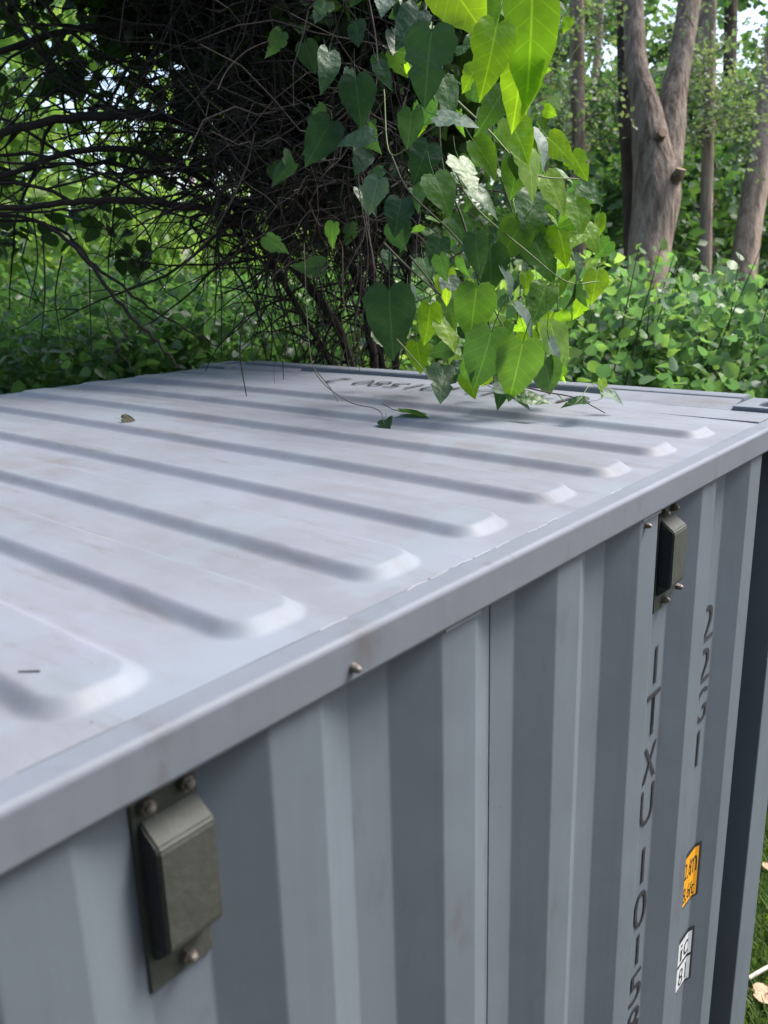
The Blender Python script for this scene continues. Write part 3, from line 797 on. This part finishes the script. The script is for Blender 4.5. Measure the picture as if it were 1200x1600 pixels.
HAND = [  # px, py, depth, length px, tip angle, lean, shape, material
    (722, 0, 1.75, 125, 50, (.3, -.2), 1, YG), (760, 25, 1.85, 90, 70, (.3, -.2), 0, G), (768, 85, 1.72, 120, 100, (.4, -.1), 6, YG), (830, 70, 1.80, 190, 84, (.3, -.1), 5, YG), (812, 130, 1.84, 140, 98, (.2, 0), 5, YG),
    (800, -10, 1.9, 120, 70, (.2, .2), 1, YG), (855, 25, 2.1, 70, 40, (0, .3), 1, YG), (886, 38, 2.2, 26, 110, (0, .2), 1, YG),
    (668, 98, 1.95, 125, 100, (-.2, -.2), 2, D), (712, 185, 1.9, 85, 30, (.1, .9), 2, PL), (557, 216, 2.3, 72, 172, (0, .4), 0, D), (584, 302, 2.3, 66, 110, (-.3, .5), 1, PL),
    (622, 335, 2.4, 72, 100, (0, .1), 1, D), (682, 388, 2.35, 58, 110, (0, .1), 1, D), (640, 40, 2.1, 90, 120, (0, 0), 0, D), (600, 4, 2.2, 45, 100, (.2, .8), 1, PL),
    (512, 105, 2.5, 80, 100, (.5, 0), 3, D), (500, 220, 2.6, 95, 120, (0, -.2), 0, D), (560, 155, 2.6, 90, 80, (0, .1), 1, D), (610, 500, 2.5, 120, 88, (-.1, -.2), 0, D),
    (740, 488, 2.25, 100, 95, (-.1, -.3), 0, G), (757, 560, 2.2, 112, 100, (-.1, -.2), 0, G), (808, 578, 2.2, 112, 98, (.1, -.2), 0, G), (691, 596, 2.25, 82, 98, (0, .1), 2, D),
    (768, 420, 2.3, 90, 80, (.2, 0), 1, G), (795, 440, 2.3, 70, 60, (1.6, .9), 3, PL), (823, 500, 2.3, 80, 50, (1.4, 1.0), 3, PL), (872, 540, 2.35, 100, 70, (.4, 0), 0, YG), (868, 560, 2.3, 80, 50, (1.5, .8), 3, PL),
    (858, 590, 2.3, 80, 60, (.4, 0), 1, G), (735, 600, 2.3, 46, 70, (0, .2), 1, YG), (800, 375, 2.3, 90, 120, (.2, 0), 1, G), (850, 405, 2.35, 90, 60, (.3, .1), 2, G),
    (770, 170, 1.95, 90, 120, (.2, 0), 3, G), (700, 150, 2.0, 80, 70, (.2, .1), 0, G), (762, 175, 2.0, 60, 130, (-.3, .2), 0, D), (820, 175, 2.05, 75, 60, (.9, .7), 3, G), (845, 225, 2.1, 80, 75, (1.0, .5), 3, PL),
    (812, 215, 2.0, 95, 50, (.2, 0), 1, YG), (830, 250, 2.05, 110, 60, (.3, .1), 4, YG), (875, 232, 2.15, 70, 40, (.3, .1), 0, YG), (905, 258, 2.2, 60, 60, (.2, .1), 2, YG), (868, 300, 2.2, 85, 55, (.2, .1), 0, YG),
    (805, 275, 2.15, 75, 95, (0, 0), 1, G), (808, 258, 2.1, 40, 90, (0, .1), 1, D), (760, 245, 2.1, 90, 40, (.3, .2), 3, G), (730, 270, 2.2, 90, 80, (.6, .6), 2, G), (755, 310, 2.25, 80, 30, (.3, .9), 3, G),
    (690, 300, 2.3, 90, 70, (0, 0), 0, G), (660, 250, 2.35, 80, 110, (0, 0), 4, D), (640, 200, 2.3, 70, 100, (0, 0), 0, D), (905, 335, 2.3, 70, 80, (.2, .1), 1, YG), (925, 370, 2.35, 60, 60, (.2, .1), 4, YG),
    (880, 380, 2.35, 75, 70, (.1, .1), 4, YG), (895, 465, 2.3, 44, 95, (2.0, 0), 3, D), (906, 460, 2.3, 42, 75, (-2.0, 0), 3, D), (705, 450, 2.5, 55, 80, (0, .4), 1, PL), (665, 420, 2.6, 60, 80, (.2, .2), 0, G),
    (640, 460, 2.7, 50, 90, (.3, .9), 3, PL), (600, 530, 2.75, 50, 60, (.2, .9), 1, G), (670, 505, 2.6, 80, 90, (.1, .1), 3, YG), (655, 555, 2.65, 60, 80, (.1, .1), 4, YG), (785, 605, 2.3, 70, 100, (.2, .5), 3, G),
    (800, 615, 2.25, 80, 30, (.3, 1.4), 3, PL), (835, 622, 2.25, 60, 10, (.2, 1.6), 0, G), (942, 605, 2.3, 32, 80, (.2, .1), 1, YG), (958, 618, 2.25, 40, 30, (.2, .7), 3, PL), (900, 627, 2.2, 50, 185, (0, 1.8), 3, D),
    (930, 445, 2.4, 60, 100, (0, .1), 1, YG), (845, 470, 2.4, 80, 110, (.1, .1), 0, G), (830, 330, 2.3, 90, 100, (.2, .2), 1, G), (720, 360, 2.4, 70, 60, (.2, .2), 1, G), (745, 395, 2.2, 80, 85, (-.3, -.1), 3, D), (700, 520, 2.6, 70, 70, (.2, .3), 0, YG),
]
for a in HAND: vleaf(a[0], a[1], a[2], a[3], a[4], a[5], a[6], a[7])
def env(y):      # left and right edge of the leaf curtain
    l = np.interp(y, [-60, 100, 300, 450, 620], [610, 635, 640, 665, 700]); r_ = np.interp(y, [-60, 100, 240, 400, 560, 620], [850, 855, 915, 945, 905, 885]); return l, r_
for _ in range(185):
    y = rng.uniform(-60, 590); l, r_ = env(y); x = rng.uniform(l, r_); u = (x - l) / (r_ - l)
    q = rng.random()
    mt = (YG if q < .42 else G if q < .96 else PL) if u > .55 else (G if q < .5 else YG if q < .6 else D if q < .97 else PL)  # backlit colours towards the right, shaded colours towards the left
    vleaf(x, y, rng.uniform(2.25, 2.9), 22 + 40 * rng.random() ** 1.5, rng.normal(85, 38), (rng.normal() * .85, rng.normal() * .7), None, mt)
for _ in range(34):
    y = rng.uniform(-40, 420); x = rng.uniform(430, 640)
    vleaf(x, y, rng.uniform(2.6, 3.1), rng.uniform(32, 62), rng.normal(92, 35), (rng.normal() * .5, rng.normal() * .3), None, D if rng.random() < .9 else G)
# vine stems
STEMS = [([(690, -100, 2.2), (660, 60, 2.2), (700, 140, 2.2), (760, 200, 2.15), (830, 270, 2.15), (905, 280, 2.2)], .0035, M_STEM), ([(700, 240, 2.3), (740, 320, 2.3), (820, 390, 2.3), (885, 440, 2.3), (935, 440, 2.35)], .003, M_STEM),
         ([(720, -100, 2.3), (690, 100, 2.35), (690, 250, 2.4), (725, 350, 2.4), (750, 450, 2.35), (770, 530, 2.3), (800, 600, 2.25)], .0045, M_STEM_D), ([(600, 380, 2.7), (640, 420, 2.6), (700, 470, 2.5), (760, 520, 2.45)], .004, M_STEM_D),
         ([(600, 140, 2.5), (610, 240, 2.4), (660, 210, 2.3), (690, 190, 2.2)], .002, M_STEM), ([(640, 400, 2.6), (680, 450, 2.55), (705, 500, 2.5)], .003, M_STEM_D), ([(620, 530, 2.5), (655, 570, 2.4), (672, 592, 2.3)], .0025, M_STEM),
         ([(610, 240, 2.4), (640, 300, 2.35), (720, 380, 2.35), (760, 460, 2.3), (800, 530, 2.25), (850, 560, 2.3)], .003, M_STEM_D), ([(340, 140, 2.4), (355, 110, 2.4), (385, 80, 2.4), (425, 62, 2.4)], .0018, M_TWIG_L),
         ([(475, 380, 2.8), (480, 500, 2.7), (492, 580, 2.6), (540, 625, 2.35), (590, 640, 2.25), (600, 662, 2.2)], .0018, M_STEM_D), ([(490, 575, 2.6), (515, 605, 2.45), (528, 628, 2.36)], .0016, M_STEM_D),
         ([(800, 600, 2.25), (850, 612, 2.25), (900, 622, 2.22), (945, 645, 2.13)], .0022, M_TWIG_L), ([(870, 615, 2.25), (890, 632, 2.2), (905, 625, 2.2), (925, 600, 2.25), (955, 610, 2.25)], .0015, M_STEM), ([(905, 70, 2.2), (890, 95, 2.2), (875, 150, 2.2)], .0012, M_STEM),
         ([(780, -60, 2.5), (800, 40, 2.5), (770, 200, 2.5), (800, 330, 2.5), (840, 420, 2.45)], .004, M_STEM_D), ([(560, -80, 2.8), (590, 100, 2.7), (560, 260, 2.7), (575, 400, 2.7), (560, 540, 2.8)], .0025, M_TWIG_L), ([(570, 330, 2.7), (585, 440, 2.7), (565, 500, 2.8), (562, 580, 2.8)], .002, M_TWIG_L)]
for pts, r, mt in STEMS:
    S = smooth_path([at(*p) for p in pts], 8); t = Tubes(); t.add(S, np.linspace(1, .55, len(S)) * r, 6)
    o = link('stem', t.mesh('stem'), mt, vine); o.location = -Vector(vbase)

# ------------------------------------------------------------------ fallen leaves on the roof
def roof_point(px, py):
    d = FV + RV * (px - 600) / FPX - UV * (py - 800) / FPX
    p = CAM + d * ((H - CAM[2]) / d[2])
    for _ in range(6):
        z = H - .0025 + float(roof_z(p[0], p[1])); p = CAM + d * ((z - CAM[2]) / d[2])
    return p
def lying(name, px, py, size, ang, tilt, mt, label, cat, si=0):
    p = roof_point(px, py)
    me = shape_with(si, mt)
    o = link(name, me); o.location = p + np.array([0, 0, .006 + size * .10]); o.scale = (size,) * 3
    o.rotation_euler = (tilt, .06, ang); tag(o, label, cat); return o
M_DRY = leaf_mat('dry_leaf', [(.03, .03, .012), (.035, .034, .014)], .15, .7, True)
lying('fallen_leaf', 192, 660, .034, 1.0, .9, M_DRY, 'small curled olive leaf lying alone on the roof near its far side', 'leaf', 1)
lying('fallen_leaf', 632, 655, .12, .35, -.25, M_VINE_D, 'narrow dark green leaf lying flat on a roof rib below the vine', 'leaf', 3)
lying('fallen_leaf', 603, 664, .07, -.9, .35, M_VINE_D, 'short folded green leaf at the tip of the thin drooping twig', 'leaf', 3)
for px, py, ang, L, lab in ((46, 1051, 2.45, .022, 'tiny straight dark twig lying on the roof rib nearest the bottom corner'),):
    p = roof_point(px, py); t = Tubes(); d = np.array([math.cos(.70), math.sin(.70), 0]) * L / 2
    t.add([-d, d], .0009, 5); o = link('twig', t.mesh('twig'), M_TWIG); o.location = p + np.array([0, 0, .0015]); tag(o, lab, 'twig')

# ------------------------------------------------------------------ shrubs behind the container end
def shrub(px, top_py, dep, rx, rz, nclump, per, size, label, mt=M_BUSH, nm='leafy_shrub', group='shrubs on the bank behind the container'):
    top = at(px, top_py, dep); gz = float(ground_z(top[0], top[1])); hz = (top[2] - gz)
    root = empty(nm, (top[0], top[1], gz), label, 'shrub', group)
    C = ell((0, 0, hz * .52), (rx, rx, hz * .5), nclump, .45)
    C = C[C[:, 2] > .05]
    K = np.repeat(C, per, 0); K = K + rng.normal(size=K.shape) * np.array([.16, .16, .11])
    out = unit(K - np.array([0, 0, hz * .35]))
    o = link('crown', leaf_cloud('crown', K, size, .25, .45, 8, T=out * .8, width=1.1), mt, root)
    t = Tubes()
    for q in range(0, len(C), 3):
        c = C[q]; S = smooth_path([(rng.normal() * .1, rng.normal() * .1, -.05), c * np.array([.5, .5, .6]), c], 5); t.add(S, np.linspace(.012, .003, len(S)), 4)
    for q in range(8):                              # long shoots standing clear of the mass
        a = rng.uniform(0, 6.28); e = np.array([math.cos(a) * rx * .7, math.sin(a) * rx * .7, hz * rng.uniform(.95, 1.12)])
        S = smooth_path([(0, 0, 0), e * np.array([.6, .6, .7]), e], 6); t.add(S, np.linspace(.010, .002, len(S)), 4)
    link('stem', t.mesh('stem'), M_STEM_D, root)
    return root
shrub(1000, 475, 5.2, .95, 1.2, 202, 26, .07, 'dense green shrub rising in front of the forked tree trunk')
shrub(1120, 458, 5.6, .95, 1.2, 202, 26, .07, 'broad pale leaved shrub between the forked trunk and the leaning trunk')
shrub(1225, 470, 5.2, .85, 1.2, 162, 26, .07, 'shrub at the right edge behind the rusty corner casting')
shrub(905, 470, 5.0, .8, 1.2, 162, 26, .07, 'shrub just beside the hanging vine')
shrub(950, 425, 6.8, .9, 1.2, 110, 24, .085, 'tall bright shrub reaching up beside the forked trunk', M_LIGHT)
shrub(850, 425, 6.2, .9, 1.2, 110, 24, .085, 'yellow green shrub seen through the vine leaves', M_LIGHT)
shrub(1060, 440, 7.4, .9, 1.2, 80, 22, .08, 'shrub growing at the foot of the forked trunk', M_BUSH)
shrub(760, 470, 5.0, .9, 1.2, 110, 24, .085, 'shrub hidden behind the middle of the vine curtain', M_LIGHT)
shrub(660, 500, 5.2, .9, 1.2, 100, 24, .085, 'shrub behind the dry hanging stems', M_UNDER)

# ------------------------------------------------------------------ trees of the wood
def trunk_tube(t, pts, k=44, rough=.030, n=9):
    S = smooth_path([np.append(at(a, b2, d), r) for a, b2, d, r in pts], n)
    t.add(S[:, :3], S[:, 3], k, rough); return S
def tree(name, label, stems, mt, crown=None, leaf=None, group='trees of the wood behind the container', lsize=.09, cut=None, shape=6):
    b = at(*stems[0][0][:3]); gz = float(ground_z(b[0], b[1]))
    root = empty(name, (b[0], b[1], gz), label, 'tree', group); off = -Vector((b[0], b[1], gz))
    for q, st in enumerate(stems):
        t = Tubes(); trunk_tube(t, st)
        o = link('trunk' if q == 0 else 'limb', t.mesh('trunk'), mt, root); o.location = off
    if crown:
        P = np.concatenate([clumpy(at(*c[:3]) if len(c) == 6 else c[0], c[-3], c[-2], c[-1], .45, .2) for c in crown])
        o = link('crown', leaf_cloud('crown', P, lsize, .3, .5, shape), leaf, root); o.location = off
    return root
TW = tree('forked_tree', 'thick grey brown trunk forking into two stems with sawn limb stubs', [
    [(1006, 640, 9.3, .27), (1010, 470, 9.3, .23), (1014, 390, 9.3, .22), (1026, 300, 9.3, .245), (1017, 215, 9.28, .19), (1005, 150, 9.25, .14), (995, 110, 9.25, .118), (991, 50, 9.25, .108), (988, -60, 9.25, .095), (985, -250, 9.2, .08)],
    [(1016, 400, 9.32, .16), (1030, 300, 9.32, .20), (1043, 215, 9.35, .18), (1052, 150, 9.36, .14), (1060, 110, 9.38, .124), (1070, 50, 9.4, .118), (1083, -30, 9.45, .112), (1115, -250, 9.5, .09)],
], M_BARK, [(1030, -330, 9.3, (2.2, 2.2, .8), 40, 30)], M_WOOD)
off = -TW.location
for pts, rr in (([(1048, 290, 9.2), (1062, 270, 9.02), (1064, 264, 9.0)], .055), ([(1030, 215, 9.1), (1036, 207, 9.0)], .045), ([(985, 300, 9.4), (986, 240, 9.4)], 0)):
    if rr == 0: continue
    P = np.array([at(*p) for p in pts]); t = Tubes(); t.add(P, np.linspace(rr * 1.2, rr, len(P)), 14, .05); o = link('limb_stub', t.mesh('limb_stub'), M_BARK, TW); o.location = off
    d = unit(P[-1] - P[-2]); bm = bmesh.new(); bmesh.ops.create_circle(bm, cap_ends=True, segments=14, radius=rr)
    mm = Matrix.Translation(Vector(P[-1] + d * .002)) @ Vector(d).to_track_quat('Z', 'Y').to_matrix().to_4x4(); bm.transform(mm)
    o = link('sawn_end', bm_mesh('sawn_end', bm), M_CUT, TW); o.location = off
tree('dark_trunk_tree', 'black bark stem standing directly behind the forked trunk', [[(992, 520, 9.9, .12), (992, 400, 9.9, .12), (988, 280, 9.9, .11), (980, 150, 9.9, .10), (974, -150, 9.9, .09)]], M_BARKD)
tree('leaning_tree', 'slender bare brown trunk leaning to the edge of the picture', [[(1150, 520, 12.5, .21), (1160, 430, 12.5, .19), (1172, 340, 12.5, .175), (1188, 250, 12.5, .17), (1200, 170, 12.5, .165), (1225, 0, 12.5, .15), (1270, -250, 12.5, .12)]], M_BARK2, [(1280, -320, 12.5, (2.0, 2.0, .8), 30, 30)], M_WOOD)
tree('straight_tree', 'straight brown trunk farther back between forked and leaning trunks', [[(1103, 520, 15, .19), (1104, 300, 15, .18), (1102, 100, 15, .17), (1110, -250, 15, .14)]], M_BARK2, [(1100, -250, 15, (2.2, 2.2, .9), 30, 30)], M_WOOD)
tree('thin_tree', 'thin pale crooked trunk between the vine and the forked tree', [[(905, 420, 13, .075), (910, 310, 13, .07), (918, 200, 13, .065), (932, 100, 13, .06), (945, -100, 13, .05)]], M_BARK2, [(930, -150, 13, (2, 2, 1.2), 40, 36)], M_WOOD)
tree('thin_tree', 'thin trunk right next to the bright upper vine leaves', [[(848, 420, 14, .07), (850, 250, 14, .07), (852, 100, 14, .065), (850, -150, 14, .05)]], M_BARK2)
tree('dark_tree', 'dark trunk seen against the bright gaps at the upper right', [[(1140, 420, 20, .16), (1138, 200, 20, .15), (1142, 0, 20, .14), (1140, -200, 20, .12)]], M_BARKD)
tree('pale_tree', 'pale slim trunk standing in the bright clearing behind the arching limbs', [[(300, 520, 16, .06), (301, 430, 16, .06), (300, 330, 16, .055), (298, 100, 16, .05)]], M_BARK2, group='trunks in the clearing')
tree('pale_tree', 'short pale trunk left of the slim clearing trunk', [[(271, 520, 18, .06), (271, 430, 18, .055), (270, 380, 18, .05), (268, 100, 18, .045)]], M_BARK2, group='trunks in the clearing')
tree('pale_tree', 'pale trunk of the clearing partly hidden by dry hanging stems', [[(377, 520, 17, .06), (378, 430, 17, .06), (380, 350, 17, .055), (384, 100, 17, .05)]], M_BARK2, group='trunks in the clearing')
tree('dark_tree', 'dark trunk in the clearing behind the arching limbs', [[(258, 470, 22, .12), (256, 350, 22, .12), (254, 200, 22, .11)]], M_BARKD)

# fine pale sprays hanging in front of the forked trunk
def spray_tree(name, label, cl, size, mt, n, csz, group='fine leaved trees of the wood'):
    b = at(*cl[0][:3]); gz = float(ground_z(b[0], b[1])); root = empty(name, (b[0], b[1], gz), label, 'tree', group); off = -Vector((b[0], b[1], gz))
    P = []; T = Tubes()
    for px, py, d, L in cl:
        p = at(px, py, d)
        for s in range(n):
            dr = unit(rng.normal(size=3) * np.array([1, 1, .25]) + np.array([-.2, -.2, -.15])); ln = L * (.5 + .7 * rng.random()); st = p + rng.normal(size=3) * L * .35
            k = 26; tt = np.linspace(0, 1, k)[:, None]; line = st + dr * ln * tt + np.array([0, 0, -.25]) * ln * tt ** 2
            T.add(line[::6], .004, 3); P.append(line + rng.normal(size=line.shape) * csz)
    t2 = Tubes(); top = at(cl[0][0], cl[0][1] - 500, cl[0][2]); S = smooth_path([np.append(np.array([b[0], b[1] + .6, gz]), .09), np.append((b + [0, .6, 0] + top) / 2, .07), np.append(top + [0, .6, 0], .05)], 8)
    t2.add(S[:, :3], S[:, 3], 10); o = link('trunk', t2.mesh('trunk'), M_BARK2, root); o.location = off
    o = link('twigs', T.mesh('twigs'), M_TWIG_L, root); o.location = off; o['kind'] = 'stuff'
    o = link('crown', leaf_cloud('crown', np.concatenate(P), size, .25, .5, 4), mt, root); o.location = off
spray_tree('fine_leaved_tree', 'fine feathery pale green sprays left of the forked trunk', [(880, 60, 8.6, .8), (925, 30, 9.8, .8), (870, 150, 8.7, .7), (905, 190, 9.9, .6), (930, -40, 9.8, .9), (850, -10, 8.6, .8)], .055, M_FINE, 18, .05)
spray_tree('fine_leaved_tree', 'fine feathery sprays right of the forked trunk below the bright gaps', [(1100, 120, 10.8, .7), (1130, 160, 11, .7), (1090, 60, 10.8, .6), (1170, 130, 11, .6), (1110, 180, 11.2, .6), (1110, 90, 10.5, .4)], .06, M_FINE, 15, .06)

# ------------------------------------------------------------------ undergrowth and the far wood (uncountable masses)
def mass(name, label, cat, spots, size, mt, per=30, csz=.35, flat=.45, shape=6):
    P = []
    for c, r, n in spots: P.append(clumpy(c, r, n, per, csz, .1))
    o = link(name, leaf_cloud(name, np.concatenate(P), size, .3, flat, shape), mt); tag(o, label, cat, kind='stuff'); return o
sp = []
for px in range(-60, 640, 60):
    for py, d, rz in ((560, 5.6, .35), (505, 6.6, .4), (455, 8.2, .45)):
        if py == 455 and px < 430: continue
        c = at(px + rng.uniform(-25, 25), py + rng.uniform(-12, 12), d + rng.uniform(-.4, .4)); sp.append((c, (.45, .45, rz), 16))
        sp.append((c - np.array([0, 0, .7]), (.5, .5, .4), 8))
mass('undergrowth', 'green undergrowth filling the slope beyond the far side of the roof', 'undergrowth', sp, .062, M_UNDER, 46, .33)
sp = []
for px in range(-60, 480, 50):
    for py in (-20, 60, 150, 240, 300, 345, 390, 435, 470):
        if 225 < px < 400 and py > 290: continue
        if rng.random() < (.66 if px > 90 and 50 < py < 280 else .5): continue
        sp.append((at(px + rng.uniform(-30, 30), py + rng.uniform(-30, 30), rng.uniform(7.0, 10.0)), (.5, .5, .4), 6))
for px in range(200, 440, 26):
    for py in (330, 370, 410, 450):
        if rng.random() < .35: continue
        sp.append((at(px + rng.uniform(-15, 15), py + rng.uniform(-15, 15), rng.uniform(11, 15)), (.45, .45, .35), 5))
mass('light_foliage', 'sunlit yellow green foliage behind the arching limbs', 'foliage', sp, .13, M_LIGHT, 22, .4)
sp = []
for px in range(-100, 1320, 62):
    for py in range(-60, 470, 62):
        d = rng.uniform(17, 30)
        gap = (px > 1060 and (py < 110 or 170 < py < 265)) or (px < 480 and 60 < py < 280)
        if 225 < px < 410 and py > 290:
            if py < 380: continue
            d = rng.uniform(19, 24)
        if rng.random() < ((.45 if px > 1060 else .86) if gap else .08): continue
        sp.append((at(px + rng.uniform(-30, 30), py + rng.uniform(-30, 30), d), (d * .030, d * .030, d * .022), 10))
# unseen leaf clumps added beside and behind the camera, darkening the side wall
for k in range(190):
    a_ = rng.uniform(-2.9, .15); rr_ = rng.uniform(6.5, 10); sp.append((np.array([.6 + rr_ * math.cos(a_), -2.6 + rr_ * math.sin(a_), rng.uniform(.4, 8.5)]), (1.1, 1.1, .9), 12))
mass('woodland', 'leafy woodland closing the view behind the trunks, plus added unseen clumps blocking light', 'woodland', sp, .26, M_WOOD, 26, .9, .4, 4)
sp = []
for px in range(820, 1320, 50):
    for py in range(180, 470, 50):
        if px > 1060: d0 = 13.5
        else: d0 = 11.5
        if rng.random() < .12 or (px > 1060 and 180 < py < 260): continue
        d = rng.uniform(d0, 16.5); sp.append((at(px + rng.uniform(-25, 25), py + rng.uniform(-25, 25), d), (d * .03, d * .03, d * .022), 11))
mass('understorey', 'blue green understorey foliage between the trunks on the right', 'foliage', sp, .17, M_WOOD, 26, .6, .5, 4)

# ------------------------------------------------------------------ grass, dead leaves and a pale stick on the ground past the corner post
n = 60000
gp = np.stack([rng.uniform(-1.5, .9, n), rng.uniform(.15, 3.4, n)], -1)
gp = np.column_stack([gp, ground_z(gp[:, 0], gp[:, 1])])
M_GRASS = leaf_mat('grass_blade', [(.05, .10, .025), (.08, .14, .03), (.12, .17, .05)], .3, .55)
def blades(P, h):
    n = len(P); a = rng.uniform(0, 6.28, n); hh = h * rng.uniform(.5, 1.4, n); s = np.stack([np.cos(a), np.sin(a), 0 * a], -1) * .005
    lean = np.stack([np.cos(a + 1.57), np.sin(a + 1.57), 0 * a], -1) * (hh * rng.uniform(.2, .9, n))[:, None]
    up = np.stack([0 * a, 0 * a, hh], -1)
    V = np.stack([P - s, P + s, P + s * .8 + up * .6 + lean * .35, P - s * .8 + up * .6 + lean * .35, P + up + lean], 1)
    b = np.arange(n)[:, None] * 5
    return V.reshape(-1, 3), np.concatenate([b + [0, 1, 2], b + [0, 2, 3], b + [3, 2, 4]])
tag(link('grass', np_mesh('grass', *blades(gp, .07)), M_GRASS), 'short green grass on the ground past the corner post', 'grass', kind='stuff')
def gpoint(px, py):
    d = FV + RV * (px - 600) / FPX - UV * (py - 800) / FPX; return CAM + d * ((.03 - CAM[2]) / d[2])
M_TAN = leaf_mat('tan_leaf', [(.45, .30, .20), (.5, .35, .24)], .15, .7, True)
for px, py, s, a, lab in ((1180, 1560, .10, .4, 'tan dead leaf lying in the grass below the pale stick'), (1196, 1366, .07, 1.4, 'small brown dead leaf in the grass at the corner post')):
    o = link('dead_leaf', shape_with(1, M_TAN)); o.location = gpoint(px, py) + np.array([0, 0, .035]); o.scale = (s,) * 3; o.rotation_euler = (.3, .1, a); tag(o, lab, 'leaf')
P0, P1 = gpoint(1168, 1538), gpoint(1235, 1515)
t = Tubes(); t.add(smooth_path([P0 + [0, 0, .03], (P0 + P1) / 2 + [0, 0, .055], P1 + [0, 0, .04]], 6), .009, 7, .05)
tag(link('stick', t.mesh('stick'), plain('pale_wood', (.62, .56, .5), .8, 0, .1)), 'pale peeled stick lying in the grass beside the corner post', 'stick')
